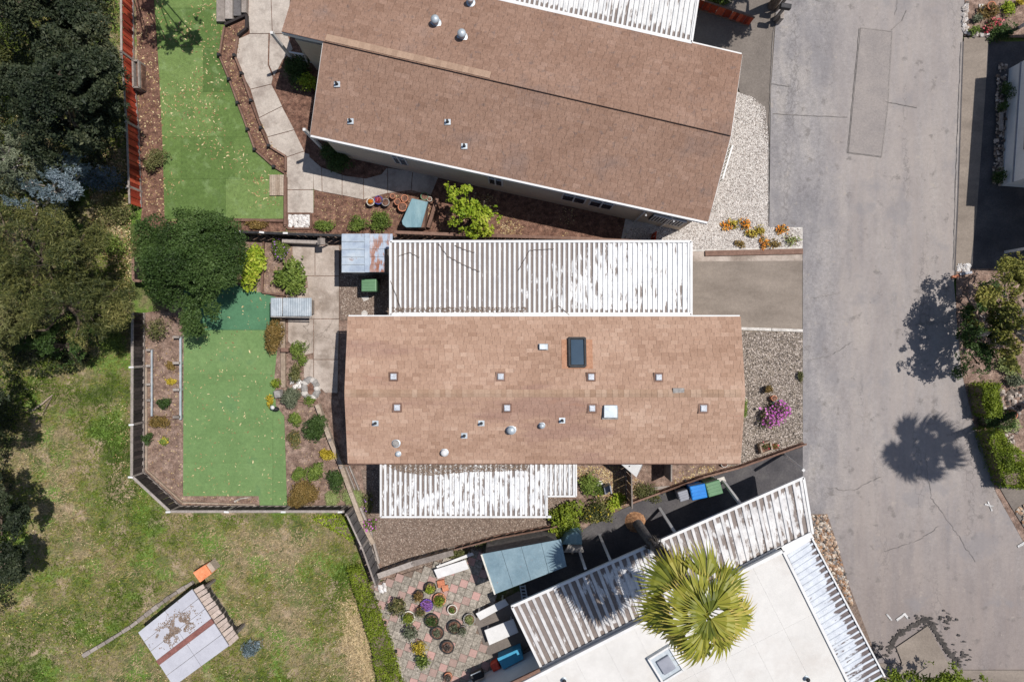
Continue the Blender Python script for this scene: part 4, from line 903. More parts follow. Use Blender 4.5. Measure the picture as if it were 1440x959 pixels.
MB().slab([Vector((*q, 2.9)) for q in Q([(1408, 268), (1405, 362), (1700, 372), (1700, 290)])], .1).build('roof', M['whiteroof'], E1)
for q in Q([(1412, 355), (1690, 365), (1690, 300)]): MB().box((*q, 1.4), (.1, .1, 2.8)).build('post', M['white'], E1)
E2 = thing('awning', 'flat awning over the top drive past the right edge', 'awning', P(1520, 40, 0))
MB().slab([Vector((*q, 2.9)) for q in Q([(1428, 35), (1425, 92), (1700, 78), (1700, 20)])], .1).build('roof', M['whiteroof'], E2)
for q in Q([(1432, 40), (1690, 25), (1690, 70)]): MB().box((*q, 1.4), (.1, .1, 2.8)).build('post', M['white'], E2)

# --- grey roofed hut lower left
hut = thing('hut', 'small hut with grey sheet roof and a dark red ridge strip in the rough grass', 'hut', P(262, 890, 0))
zh = 1.5
hq = [P(194, 889, zh), P(270, 828, zh), P(322, 908, zh), P(244, 965, zh)]
MB().prism([tuple(v[:2]) for v in (hq[0].lerp(hq[2], .07), hq[1].lerp(hq[3], .07), hq[2].lerp(hq[0], .07), hq[3].lerp(hq[1], .07))], 0, zh-.06).build('wall', M['greywood'], hut)
M['hutroof'] = mat('grey_roof_sheet', [(.36, .36, .40), (.48, .48, .52)], sc=1.3, rough=.7, fine=.06, bump=.1, rnd=.2)
def bil(a, b): return hq[0].lerp(hq[1], a).lerp(hq[3].lerp(hq[2], a), b)
for b0, b1 in ((0, .17), (.17, .35), (.35, .52), (.60, .8), (.8, 1)):
    for a0, a1 in ((0, .5), (.5, 1)):
        o = MB().slab([bil(a0+.003, b0+.003), bil(a1-.003, b0+.003), bil(a1-.003, b1-.003), bil(a0+.003, b1-.003)], .04).build('roof_sheet', M['hutroof'], hut)
M['maroon'] = mat('maroon_strip', [(.17, .07, .06), (.23, .10, .085)], sc=4)
MB().slab([v+Vector((0, 0, .03)) for v in (bil(0, .52), bil(1, .52), bil(1, .60), bil(0, .60))], .06).build('ridge_strip', M['maroon'], hut)
lc = np.array([tuple(bil(RNG.normal(.5, .13)*.75+.12+.18*math.sin(k), RNG.normal(.31, .085))) for k in range(2200)]); lk = vnoise(lc[:, 0]*5, lc[:, 1]*5, 77) > .42
tag(leaves('leaf_pile', lc[lk]+np.array([0, 0, .012]), .06, M['leafpile'], up=2, asp=.6), 'brown pile of dirt and dead leaves on the grey hut roof', 'leaves', kind='stuff')
dk = thing('deck', 'strip of pale boards along the right side of the grey roofed hut', 'deck', P(305, 865, 0))
da, db, dc_, dd_ = P(271, 829, 1.3), P(284, 821, 1.3), P(336, 897, 1.3), P(323, 909, 1.3)
M['palewood'] = mat('pale_boards', [(.36, .29, .25), (.46, .38, .33)], sc=4, rnd=.5, bsc=30)
for i in range(13):
    MB().slab([da.lerp(dd_, i/13+.004), db.lerp(dc_, i/13+.004)+Vector((random.uniform(-.04, .06), 0, 0)), db.lerp(dc_, (i+1)/13-.004), da.lerp(dd_, (i+1)/13-.004)], .04).build('board', M['palewood'], dk)
for f in (.08, .92):
    for q in (da.lerp(dd_, f).lerp(db.lerp(dc_, f), .5),): MB().box((q.x, q.y, .63), (.1, .1, 1.24)).build('post', M['greywood'], dk)
ob = thing('box', 'orange topped box with a tan side piece at the end of the log line', 'box', P(284, 806, 0))
MB().prism(Q([(271, 805), (288, 794), (297, 807), (281, 819)], .6), 0, .6).build('body', M['orange'], ob, bevel=.02)
MB().prism(Q([(289, 795), (295, 790), (303, 801), (297, 806)], .5), 0, .5).build('side_piece', M['tanwood'], ob, bevel=.01)
lg = thing('stone_edging', 'line of old stones and timber running diagonally up to the orange box', 'edging', P(200, 870, 0))
pts_ = [(118, 921), (150, 902), (185, 880), (215, 857), (240, 838), (272, 818)]
for (a, b) in zip(pts_, pts_[1:]):
    n = 3
    for k in range(n):
        p0 = (a[0]+(b[0]-a[0])*k/n, a[1]+(b[1]-a[1])*k/n); p1 = (a[0]+(b[0]-a[0])*(k+.93)/n, a[1]+(b[1]-a[1])*(k+.93)/n)
        MB().beam(P(*p0, .08), P(*p1, .08+random.uniform(-.02, .03)), .15+random.uniform(-.03, .04), .2).build('log', M['greywood'], lg, bevel=.02)

# ------------------------------------------------------------------ fences
def fence(name, label, pts, h, pitch, m, railm=None, postpx=(), capm=None, tilt=0, gap=.012, toprail=True, railw=.1, cat='fence', lowrail=True, th=.022):
    t = thing(name, label, cat, P(*pts[0], 0)); bm = {}
    for (a, b) in zip(pts, pts[1:]):
        A_, B_ = P(*a), P(*b); d = B_-A_; ln = d.length; u = d.normalized(); nrm = Vector((-u.y, u.x, 0)); n = max(1, round(ln/pitch)); wdt = ln/n; rz = math.atan2(u.y, u.x)
        key = round(wdt, 3)
        for i in range(n):
            q = A_+u*wdt*(i+.5)
            if key not in bm:
                bm[key] = MB().box((0, 0, h/2), (wdt-gap, th, h)).build('board', M[m], t)
                o = bm[key]
            else:
                o = bm[key].copy(); C.objects.link(o)
            o.parent = t; o.matrix_parent_inverse = Matrix.Identity(4)
            o.location = q-t.location+nrm*(random.uniform(-.006, .006)+(.014 if i % 2 else -.014)); o.location.z = random.uniform(-.015, .012); o.rotation_euler = (random.uniform(-.01, .01), random.uniform(-.006, .006), rz)
        rm = M[railm or m]
        if toprail: MB().beam(A_+Vector((0, 0, h+.03)), B_+Vector((0, 0, h+.03)), railw, .035).build('top_rail', rm, t)
        if lowrail: MB().beam(A_+Vector((0, 0, .1))+nrm*0, B_+Vector((0, 0, .1)), .07, .08).build('bottom_rail', rm, t)
    for (x, y) in postpx:
        q = P(x, y); po = MB().box((q.x, q.y, (h+.1)/2), (.09, .09, h+.1)).build('post', M[railm or m], t)
        if capm: MB().box((q.x, q.y, h+.115), (.19, .07, .03), random.uniform(-.1, .1)).build('cap', M[capm], po)
    return t
fence('red_fence', 'red stained board fence along the left side of the upper lawn', [(188, -60), (189, 87), (196, 182), (200, 293)], .9, .15, 'red', 'greywood', [(189, 87), (196, 182), (199, 270)], railw=.07)
fence('dark_fence', 'black stained board fence round the lower turf with white post caps', [(204, 440), (203, 663), (255, 711), (492, 711)], .9, .15, 'blackwood', 'greywood', [(204, 515), (204, 593), (203, 664), (254, 711), (333, 711), (410, 711), (487, 711)], 'white', railw=.1)
fence('dark_fence', 'black fence under the round tree running to the metal shed', [(203, 365), (203, 397), (215, 398)], .8, .15, 'blackwood', 'brownwood', toprail=True)
fence('dark_fence', 'black fence between the two lots from round tree to metal shed', [(335, 331), (430, 335), (560, 339)], 1.0, .15, 'blackwood', 'dark', [(350, 332), (382, 333), (414, 334)], 'white', railw=.09)
fence('brown_fence', 'brown topped fence behind the long carport roof', [(560, 332), (640, 335), (700, 337), (800, 340), (922, 346)], .95, .16, 'darkgrey', 'brownwood', railw=.12)
fence('grey_fence', 'weathered grey board fence going down to the patio corner', [(498, 712), (520, 760), (537, 808)], 1.25, .17, 'darkgrey', 'greywood', [(498, 712), (518, 756), (537, 808)], railw=.06)
fence('grey_fence', 'tan grey timber fence along the upper edge of the pink patio', [(537, 800), (585, 783), (640, 768)], .8, .17, 'tanwood', 'greywood', [(585, 783)], railw=.22)
fence('brown_fence', 'thin brown fence line between the gravel strip and the dark drive', [(640, 768), (700, 752), (775, 738), (812, 723)], .45, .17, 'blackwood', 'brownwood', railw=.05)
fence('brown_fence', 'low brown fence slanting from the bins up to the road', [(880, 706), (925, 690), (985, 668), (1035, 655), (1128, 622)], .4, .17, 'brownwood', 'brownwood', railw=.07)
fence('red_fence', 'dark red fence at the top beside the shaded driveway', [(975, 12), (1052, 38)], .75, .15, 'red', 'brownwood', railw=.06)
fence('fence_panel', 'dark upright timber panel behind the blue bin with a square shadow', [(880, 650), (881, 704)], 1.3, .17, 'brownwood', 'greywood', railw=.05)
for (x, y, lb) in ((914, 352, 'short red gate panel at the corner of the long carport'), (882, 306, 'red gate panel under the upper house wall')):
    fence('red_gate', lb, [(x, y-2), (x+3, y-22)], .8, .15, 'red', 'red', cat='gate', railw=.05)

def timber(name, label, pts, wd, h, m, cat='edging', z0=0, seg=1.4, posts=(), postm='dark', postsize=.11, postz=.1):
    t = thing(name, label, cat, P(*pts[0], 0))
    for a, b in zip(pts, pts[1:]):
        A_, B_ = P(*a), P(*b); ln = (B_-A_).length; n = max(1, round(ln/seg))
        for i in range(n):
            p0, p1 = A_.lerp(B_, i/n+.004), A_.lerp(B_, (i+1)/n-.004); z = Vector((0, 0, z0+h/2+random.uniform(-.008, .008)))
            MB().beam(p0+z, p1+z, wd, h).build('timber', M[m], t, bevel=.01)
    for x, y in posts: q = P(x, y); MB().box((q.x, q.y, (h+z0+postz)/2), (postsize, postsize, h+z0+postz)).build('post', M[postm], t)
    return t
outer = [(317, 39), (310, 80), (324, 114), (336, 147), (350, 184), (360, 212), (387, 236), (402, 245), (402, 320)]
inner = [(336, 53), (332, 81), (342, 106), (355, 144), (369, 182), (380, 207), (403, 221), (403, 242)]
timber('timber_edging', 'timber edging with dark stakes on the lawn side of the curved bed', outer, .07, .14, 'brownwood', posts=outer[1:7])
timber('timber_edging', 'timber edging on the path side of the curved leaf filled bed', inner, .08, .16, 'brownwood', posts=inner[1:6])
timber('timber_edging', 'dark stepped timber at the top of the curved bed', [(318, 38), (349, 24), (349, 43), (336, 53)], .1, .22, 'blackwood')
timber('timber_planter', 'square timber frame holding the white rocks', [(405, 301), (438, 301), (438, 322), (405, 322), (405, 301)], .07, .12, 'brownwood', cat='planter')
timber('timber_edging', 'grey timber between the lower lawn and the concrete with a bollard on it', [(399, 450), (400, 545)], .19, .16, 'tanwood', seg=2.2)
timber('timber_edging', 'thin timber across the bed below the stone ring', [(398, 560), (447, 566)], .07, .14, 'brownwood')
timber('timber_edging', 'long pale timber rail slanting beside the triangular shrub bed', [(448, 568), (466, 616), (483, 656), (495, 690), (510, 730), (527, 762)], .17, .3, 'tanwood', seg=1.6, posts=[(467, 617), (482, 655)], postm='greywood', postz=.05)
timber('timber_steps', 'three parallel grey timbers beside the corner of the tan roof', [(487, 655), (500, 688)], .06, .14, 'greywood', cat='steps')
timber('timber_edging', 'middle grey timber of the step flight by the tan roof corner', [(492, 654), (506, 688)], .06, .16, 'greywood')
timber('timber_edging', 'lower timber pair beside the grey fence above the hose ring', [(508, 712), (522, 745), (534, 790)], .08, .2, 'greywood')
timber('timber_edging', 'thin brown timber edging the small bed left of the concrete', [(372, 340), (370, 412), (402, 416)], .06, .16, 'brownwood')
timber('kerb', 'pale concrete kerb between the central driveway and gravel garden', [(1040, 462), (1128, 465)], .12, .1, 'kerb', cat='kerb')
timber('kerb', 'brown timber kerb between the pale gravel and the central driveway', [(990, 357), (1128, 354)], .22, .14, 'brownwood', cat='kerb', seg=3)
timber('kerb', 'thin white kerb beside the rough hedge and patio', [(519, 824), (541, 868), (556, 905), (572, 975)], .09, .14, 'kerb', cat='kerb', posts=[(527, 833), (543, 872), (558, 912)], postm='dark', postsize=.1, postz=.12)
timber('board', 'pale loose board lying beside the low brown fence above the bins', [(919, 686), (948, 684)], .12, .06, 'greywood', cat='board')
timber('deck', 'wide grey planks at the top beside the upper lawn', [(313, -40), (313, 34)], .34, .2, 'greywood', cat='deck', seg=4)
timber('deck_board', 'grey plank right of the wide top planks', [(325, -40), (325, 31)], .3, .24, 'greywood', cat='deck', seg=4)
timber('deck_board', 'brown plank next to the concrete path at the top', [(336, -40), (336, 26)], .3, .2, 'darkgrey', cat='deck', seg=4)
timber('deck_board', 'narrow plank bordering the path head at the top', [(346, -40), (346, 22)], .2, .24, 'greywood', cat='deck', seg=4)
dp = thing('landing', 'small wooden landing at the corner of the upper lawn by the path', 'landing', P(391, 260, 0))
for i in range(8): MB().slab(rect(379+i*2.9, 246, 379+i*2.9+2.7, 275, .12), .1).build('board', M['tanwood'], dp)
timber('timber_edging', 'brown timber running from the landing down to the white rocks', [(403, 250), (403, 318)], .12, .2, 'brownwood')
timber('timber_edging', 'timber along the bottom of the upper lawn', [(330, 310), (400, 311)], .12, .14, 'brownwood')
timber('timber_edging', 'pair of brown timbers right of the slanted blue grey panel', [(616, 280), (603, 322)], .14, .3, 'brownwood')
timber('bench', 'long low dark wooden bench against the black fence', [(402, 341), (452, 343)], .16, .5, 'greywood', cat='bench', seg=4)
tb = thing('border_rail', 'grey rail with pale clamps on the lawn side of the left bed', 'rail', P(254, 530, 0))
MB().beam(P(254, 474, .25), P(254, 590, .25), .07, .07).build('rail', M['galv'], tb)
for y in (474, 510, 547, 585): MB().box((*P(254, y)[:2], .2), (.26, .1, .4)).build('clamp', M['greywood'], tb)
tb = thing('border_rail', 'grey rail with pale clamps nearer the black fence', 'rail', P(214, 540, 0))
MB().beam(P(213.5, 492, .2), P(213.5, 585, .2), .06, .06).build('rail', M['galv'], tb)
for y in (492, 514, 540, 562): MB().box((*P(213.5, y)[:2], .15), (.18, .09, .3)).build('clamp', M['greywood'], tb)
timber('timber_edging', 'thin timber along the foot of the black fence', [(207, 516), (207, 660), (258, 706), (360, 709)], .05, .1, 'tanwood')
timber('timber_edging', 'cross timber below the two border rails', [(210, 586), (256, 586)], .05, .1, 'brownwood')

# ------------------------------------------------------------------ patio with pavers
pb = sheet('patio', [(519, 822), (600, 795), (676, 768), (700, 850), (770, 975), (572, 975)], 'grit2')
pw = Q([(521, 824), (600, 797), (674, 770), (700, 835), (735, 905), (700, 975), (573, 975)]); pitch = .32; ua = math.radians(-19)
ux, uy = Vector((math.cos(ua), math.sin(ua))), Vector((-math.sin(ua), math.cos(ua))); o0 = Vector(P(600, 870)[:2])
concpoly = Q([(664, 862), (712, 838), (745, 905), (700, 940), (690, 930)])
pm = {}
for i in range(-15, 16):
    for j in range(-15, 16):
        c2 = o0+ux*i*pitch+uy*j*pitch
        if not inpoly(np.array([c2.x]), np.array([c2.y]), pw)[0] or inpoly(np.array([c2.x]), np.array([c2.y]), concpoly)[0]: continue
        pink = (i-j) % 3 == 0 and random.random() > .12
        mm = 'pinkpave' if pink else 'greypave'
        if mm not in pm: pm[mm] = MB().box((0, 0, .02), (pitch-.012, pitch-.012, .05)).build('paver', M[mm], pb); o = pm[mm]
        else: o = pm[mm].copy(); C.objects.link(o)
        o.parent = pb; o.matrix_parent_inverse = Matrix.Identity(4)
        o.location = (c2.x, c2.y, LZ[0]-.005+random.uniform(0, .006)); o.rotation_euler = (random.uniform(-.008, .008), random.uniform(-.008, .008), ua+random.uniform(-.015, .015))
slabpiece('concrete_slab', [(664, 862), (712, 838), (745, 905), (700, 940), (690, 930)], 'asph3', th=.04, gap=.5, parent=pb, z0=LZ[0]-.01)
slabpiece('concrete_slab', [(712, 837), (730, 828), (775, 950), (702, 975), (690, 945), (745, 906)], 'asph3', th=.04, gap=.5, parent=pb, z0=LZ[0]-.01)
LZ[0] += .05

def flatbench(label, q, z, m='white', cat='bench', name='white_bench', legs=True):
    t = thing(name, label, cat, P(sum(p[0] for p in q)/4, sum(p[1] for p in q)/4, 0)); v = [P(x, y, z) for x, y in q]
    MB().slab(v, .06).build('top', M[m], t, bevel=.01)
    if legs:
        for i in range(4):
            p0 = v[i].lerp(v[(i+2) % 4], .1); MB().box((p0.x, p0.y, (z-.06)/2), (.06, .06, z-.06)).build('leg', M[m], t)
    return t
flatbench('white bench under the patio fence with a dark handle on its top', [(610, 801), (654.5, 787), (659.5, 799.5), (615.5, 813.5)], .5)
flatbench('narrow white shelf rail behind the white bench at the patio fence', [(613, 796), (664, 776.5), (667, 780), (615, 799)], .35, name='white_shelf', cat='shelf')
flatbench('smaller white table half in carport shade on the grey concrete', [(669, 862.5), (710, 842), (715.5, 850), (675, 872)], .6, name='white_table', cat='table')
flatbench('larger white table half in carport shade above the turquoise box', [(681, 886), (722, 870), (729, 889), (688, 907)], .6, name='white_table', cat='table')
tb = thing('storage_box', 'turquoise covered storage box beside the red box on the patio', 'box', P(715, 925, 0))
MB().prism(Q([(700, 926), (732, 912), (736, 926), (708, 941)], .7), 0, .66).build('body', M['cyan'], tb, bevel=.015)
MB().slab([P(699, 925.5, .75), P(732, 911, .75), (P(736.5, 926, .75)), P(708, 941.5, .75)], .08).build('lid', M['cyan'], tb, bevel=.015)
tb = thing('crate', 'red plastic crate touching the turquoise box', 'crate', P(696, 935, 0))
MB().prism(Q([(689, 936), (699, 929), (704, 940), (694, 945)], .5), 0, .5).build('body', M['redbox'], tb, bevel=.03)
tb = thing('barbecue', 'dark barbecue trolley at the bottom edge of the patio', 'barbecue', P(670, 952, 0))
MB().prism(Q([(661, 951), (677, 943), (681, 952), (665, 959)], .8), .45, .8).build('body', M['dark'], tb, bevel=.03)
MB().beam(P(662, 949, .82), P(676, 943, .82), .04, .04).build('handle', M['galv'], tb)
for x, y in ((664, 952), (678, 947), (667, 957), (680, 951)): MB().box((*P(x, y, .4)[:2], .22), (.05, .05, .45)).build('leg', M['dark'], tb)
tb = thing('ladder', 'light metal ladder under the edge of the slanted carport', 'ladder', P(738, 835, 0))
for dx_ in (0, 7): MB().beam(P(731+dx_, 822, .3), P(735+dx_, 845, .3), .05, .06).build('rail', M['galv'], tb)
for k in range(5): MB().beam(P(731+k, 824+k*4.6, .3), P(739+k, 824+k*4.6, .3), .05, .04).build('rung', M['galv'], tb)
tb = thing('garden_screen', 'white dotted panel poking out under the lower eave of the tan roof', 'panel', P(893, 660, 0))
MB().slab([P(868, 648, 1.5), P(908, 640, 1.6), P(903, 656, 1.5), P(895, 671, 1.3)], .04).build('panel', M['white'], tb)
MB().beam(P(885, 655, 1.45), P(888, 656, 0), .06, .06).build('leg', M['dark'], tb)
tb = thing('privacy_screen', 'dark upright panel at the eave casting a square shadow', 'panel', P(937, 662, 0))
MB().prism(Q([(933, 640), (935, 640), (935, 668), (933, 668)]), 0, 1.3).build('panel', M['greywood'], tb)
tb = thing('slanted_panel', 'slanted blue grey panel with rounded corners lying over the mulch bed', 'panel', P(585, 300, 0))
MB().slab([P(x, y, .75+(602-x)*.004) for x, y in ((579, 279), (602, 284), (592, 320), (571, 320), (566, 316), (565, 311))], .05).build('panel', M['tarp'], tb, bevel=.02)
MB().prism(Q([(582, 281), (602, 285), (598, 322), (588, 322)], .3), 0, .62).build('stand', M['brownwood'], tb)
tb = thing('planter_box', 'grey wooden planter trough beside the red fence', 'planter', P(198, 107, 0))
for a, b in (((191, 89), (192, 126)), ((199, 89), (200, 126)), ((191, 89), (199, 89)), ((192, 126), (200, 126))): MB().beam(P(*a, .3), P(*b, .3), .07, .5).build('side', M['greywood'], tb)
MB().prism(Q([(192, 90), (199, 90), (200, 125), (193, 125)], .4), .1, .42).build('soil', M['mulch'], tb)

# ------------------------------------------------------------------ bins
def bin_(px, py, sx, sy, rz, m, label, h=1.05, group=None):
    c = P(px, py, h); t = thing('wheelie_bin', label, 'bin', (c.x, c.y, 0), rz, group)
    k = (HC-h)/F; a, b = sx*k/2, sy*k/2
    def loc(pts, z): cr, sr = math.cos(rz), math.sin(rz); return [(c.x+x*cr-y*sr, c.y+x*sr+y*cr) for x, y in pts]
    R = lambda a, b: [(-a, -b), (a, -b), (a, b), (-a, b)]
    MB().prism(loc(R(a*.78, b*.78), 0), .06, h-.08, top=loc(R(a*.95, b*.92), 0)).build('body', M[m], t, bevel=.02)
    ld = MB().prism(loc(R(a, b), 0), h-.08, h, top=loc(R(a*.92, b*.9), 0)).build('lid', M[m], t, bevel=.025)
    for s_ in (-.45, 0, .45): MB().prism(loc([(-a*.8, b*s_-.02), (a*.8, b*s_-.02), (a*.8, b*s_+.025), (-a*.8, b*s_+.025)], 0), h-.005, h+.025).build('rib', M[m], ld)
    MB().prism(loc([(-a*.7, b*1.0), (a*.7, b*1.0), (a*.7, b*1.08), (-a*.7, b*1.08)], 0), h-.14, h-.08).build('handle', M['dark'], t)
    for s_ in (-1, 1):
        q = loc([(s_*a*.72, b*.85)], 0)[0]; ax = Vector((math.cos(rz), math.sin(rz), 0))*.04
        MB().tube([Vector((*q, .11))-ax, Vector((*q, .11))+ax], [.11, .11], 12).build('wheel', M['dark'], t)
bin_(518.5, 401, 22, 19, 0, 'bingreen', 'green bin standing alone below the metal shed')
bin_(962, 697, 16, 15, .30, 'bingrey', 'small grey bin, left one of the row of three on the dark drive', .85, 'bins in a row on the dark drive')
bin_(982.5, 692, 23, 21, .20, 'binblue', 'blue recycling bin in the middle of the row of three', 1.05, 'bins in a row on the dark drive')
bin_(1004.5, 687, 22, 21, .28, 'bingreen', 'green bin, right one of the row of three next to the pale slab', 1.05, 'bins in a row on the dark drive')
tb = thing('footing', 'pale square slab at the foot of the carport post beside the green bin', 'slab', P(1014, 674, 0))
MB().prism(Q([(1007, 672), (1017, 669), (1020, 676), (1010, 679)]), 0, .12).build('slab', M['kerb'], tb)
# mailboxes
for (px, py, lb) in ((1094, 8, 'dark mailbox nearest the top edge beside the road'), (1091, 22, 'dark mailbox just below the first beside the road')):
    g_ = P(px-3, py+8, 0); t = thing('mailbox', lb, 'mailbox', g_, 0, 'mailboxes at the roadside')
    MB().box((g_.x, g_.y, .55), (.09, .09, 1.1)).build('post', M['greywood'], t)
    MB().box((g_.x, g_.y, 1.2), (.42, .2, .2), -.15).build('box', M['dark'], t, bevel=.03)
tb = thing('post_stub', 'grey upright plank beside the mailboxes', 'post', P(1093, 32, 0)); MB().box((*P(1092, 30)[:2], .3), (.14, .35, .6)).build('plank', M['greywood'], tb)

# ------------------------------------------------------------------ plants
def clump_pts(c, r, n, flat=.8, inner=.35):
    d = unit(RNG.normal(size=(n, 3))); d[:, 2] = np.where(d[:, 2] < -.2, -d[:, 2], d[:, 2])
    sd = RNG.uniform(0, 99)
    rad = ((1-inner*RNG.random(n)**1.3)*(.55+.75*vnoise(d[:, 0]*2.6+sd, d[:, 1]*2.6+d[:, 2]*2, 3)))[:, None]
    return np.array(c)+(d*rad+RNG.normal(size=(n, 3))*.07)*np.array(r)*np.array([1, 1, flat]), d
def bush(px, py, rx, ry, h, m, label, name='shrub', dens=1.0, leaf=.06, cat='shrub', flowers=None, nfl=60, flsize=.06, group=None, lumps=7, asp=.5):
    """px,py,rx,ry: crown outline in photo pixels; h: height in m"""
    z = h*.6; k = (HC-z)/F; c = P(px, py, z); t = thing(name, label, cat, (c.x, c.y, 0), 0, group)
    a, b = rx*k*1.42, ry*k*1.42; n = int(min(12000, max(160, a*b*math.pi*1500*dens*(.06/leaf)**1.3)))
    pts = []; nr = []
    for i in range(lumps):
        an = RNG.uniform(0, 6.28); q = RNG.uniform(.0, .58) if i else 0
        fr = RNG.uniform(.38, .56) if i else .62
        cc = (c.x+a*q*math.cos(an), c.y+b*q*math.sin(an), h*(.5+.12*RNG.normal()) if i else h*.5)
        pp, dd = clump_pts(cc, (a*fr, b*fr, h*.45), n//lumps, 1.0); pts.append(pp); nr.append(dd)
    pts = np.vstack(pts); nr = np.vstack(nr); pts[:, 2] = np.maximum(pts[:, 2], .05)
    tt = np.clip(RNG.random(len(pts))*.6+.4*vnoise(pts[:, 0]*4, pts[:, 1]*4, 4), 0, 1)
    leaves('foliage', pts, leaf, M[m], t, up=.5, asp=asp, nrm=nr, t=tt)
    st = MB()
    for k_ in range(4): st.tube([(c.x, c.y, 0), (c.x+RNG.normal()*a*.25, c.y+RNG.normal()*b*.25, h*.55)], [.025, .008], 5)
    st.build('stem', M['bark'], t)
    if flowers:
        k_ = RNG.choice(len(pts), nfl); fp = pts[k_]+nr[k_]*.03; fp[:, 2] = np.maximum(fp[:, 2], h*.45)
        leaves('blossoms', fp, flsize, M[flowers], t, up=1.5, asp=.9)
    return t
def tree(name, label, cat_px, base, leafmat, clumps, n, leaf, trunk_r=.18, bark='bark', asp=.45, cat='tree', group=None, showbranch=0, up=.5, inner=.35, gap=.42, gapf=1.8):
    """clumps: (px,py,z,r_px,flat) – image position at height z"""
    b = P(*base, 0); t = thing(name, label, cat, b, 0, group)
    C3 = []
    for (x, y, z, r, fl) in clumps: C3.append((P(x, y, z), r*(HC-z)/F, fl))
    w_ = np.array([c[1]**2 for c in C3]); w_ /= w_.sum(); P_, D_ = [], []
    for (c, r, fl), ww in zip(C3, w_):
        pp, dd = clump_pts(c, (r, r, r), max(20, int(n*ww)), fl, inner); P_.append(pp); D_.append(dd)
    pts = np.vstack(P_); nr = np.vstack(D_); pts[:, 2] = np.maximum(pts[:, 2], .15)
    kp = vnoise(pts[:, 0]*gapf, pts[:, 1]*gapf+pts[:, 2]*1.7, 21)*.65+vnoise(pts[:, 0]*gapf*2.7, pts[:, 1]*gapf*2.7, 22)*.35 > gap; pts = pts[kp]; nr = nr[kp]
    pts[:, 2] += (vnoise(pts[:, 0]*1.4, pts[:, 1]*1.4, 23)-.5)*1.1*min(1, pts[:, 2].mean()/3)
    pts[:, 2] = np.maximum(pts[:, 2], .12)
    tt = np.clip(RNG.random(len(pts))*.5+.6*vnoise(pts[:, 0]*1.1, pts[:, 1]*1.1, 8)-.05, 0, 1)
    leaves('crown', pts, leaf, M[leafmat], t, up=up, asp=asp, nrm=nr, t=tt)
    top = sum((c[0] for c in C3), Vector())/len(C3); mid = b.lerp(top, .45)
    tr = MB().tube([b, b.lerp(mid, .5)+Vector((.05, .04, 0)), mid], [trunk_r, trunk_r*.8, trunk_r*.6], 9)
    tr.build('trunk', M[bark], t)
    lm = MB()
    for (c, r, fl) in C3[:14]:
        m1 = mid.lerp(c, .55)+Vector((RNG.normal()*.15, RNG.normal()*.15, -.1)); lm.tube([mid, m1, c+Vector((0, 0, r*.2*showbranch))], [trunk_r*.4, trunk_r*.22, .02], 6)
        if showbranch:
            for _ in range(3):
                d = Vector(RNG.normal(size=3)); d.z = abs(d.z)*.6; lm.tube([m1.lerp(c, .6), c+d.normalized()*r*1.0], [.03, .006], 4)
    lm.build('limb', M[bark], t)
    return t
def ell(cx, cy, rx, ry, z0, z1, n, r0, r1, seed, flat=.7):
    r = random.Random(seed); out = []
    for i in range(n):
        a = r.uniform(0, 6.283); q = math.sqrt(r.random())*.86
        out.append((cx+rx*q*math.cos(a), cy+ry*q*math.sin(a), z1-(z1-z0)*q*q+r.uniform(-.3, .3), r.uniform(r0, r1), flat))
    return out
# left side trees
up_ = scatter([(-60, -60), (168, -60), (172, 60), (168, 225), (120, 260), (115, 330), (140, 380), (130, 440), (165, 490), (120, 520), (60, 530), (20, 640), (30, 850), (-60, 850)], 60000)
uk = vnoise(up_[:, 0]*.9, up_[:, 1]*.9, 31)*.6+vnoise(up_[:, 0]*2.5, up_[:, 1]*2.5, 32)*.4 > .33; up_ = up_[uk]
uz = .15+RNG.random(len(up_))*(.3+1.3*vnoise(up_[:, 0]*1.2, up_[:, 1]*1.2, 33))
tag(leaves('shade_undergrowth', np.column_stack([up_, uz]), .11, M['lf_shade'], up=.4, asp=.4), 'dark leaf mass added beneath the trees on the left bank to deepen their shade', 'shade_undergrowth', kind='stuff')  # added dark leaves; their colour stands for the shade between the crowns
tree('large_tree', 'large dark olive tree filling the top left beside the red fence', 0, (85, 140), 'lf_dark', ell(92, 118, 88, 122, 3.0, 6.8, 95, 15, 29, 1), 95000, .10, .3)
tree('large_tree', 'dark tree cut by the top left corner of the picture', 0, (20, 10), 'lf_dark', ell(35, 5, 110, 60, 3, 6, 50, 15, 30, 2), 42000, .10, .25)
tree('green_tree', 'yellow green tree at the left edge beside the large dark tree', 0, (5, 90), 'lf_gold', ell(-6, 85, 26, 40, 2, 4.0, 12, 9, 15, 3), 5000, .10, .1)
tree('blue_tree', 'silvery blue leaved tree under the large dark tree at the left', 0, (75, 275), 'lf_blue', ell(70, 258, 66, 52, 2, 4.6, 34, 6, 14, 4), 6500, .13, .14, asp=.22, bark='palebark', showbranch=1, up=.3)
tree('bare_tree', 'thin twiggy tree with dusty leaves at the left edge', 0, (10, 240), 'lf_grey', ell(14, 228, 50, 48, 2, 4.5, 24, 9, 18, 44), 6500, .13, .14, asp=.25, bark='palebark', showbranch=1)
tree('golden_tree', 'golden green feathery tree at the left centre', 0, (60, 390), 'lf_gold', ell(52, 345, 105, 60, 3, 5.5, 50, 12, 24, 5), 34000, .13, .25, asp=.16, showbranch=1, up=.2)
tree('golden_tree', 'golden brown feathery tree just below the first, reaching toward the black fence', 0, (95, 430), 'lf_gold', ell(88, 428, 112, 58, 2.6, 5, 52, 11, 23, 6), 34000, .13, .25, asp=.16, showbranch=1, up=.2)
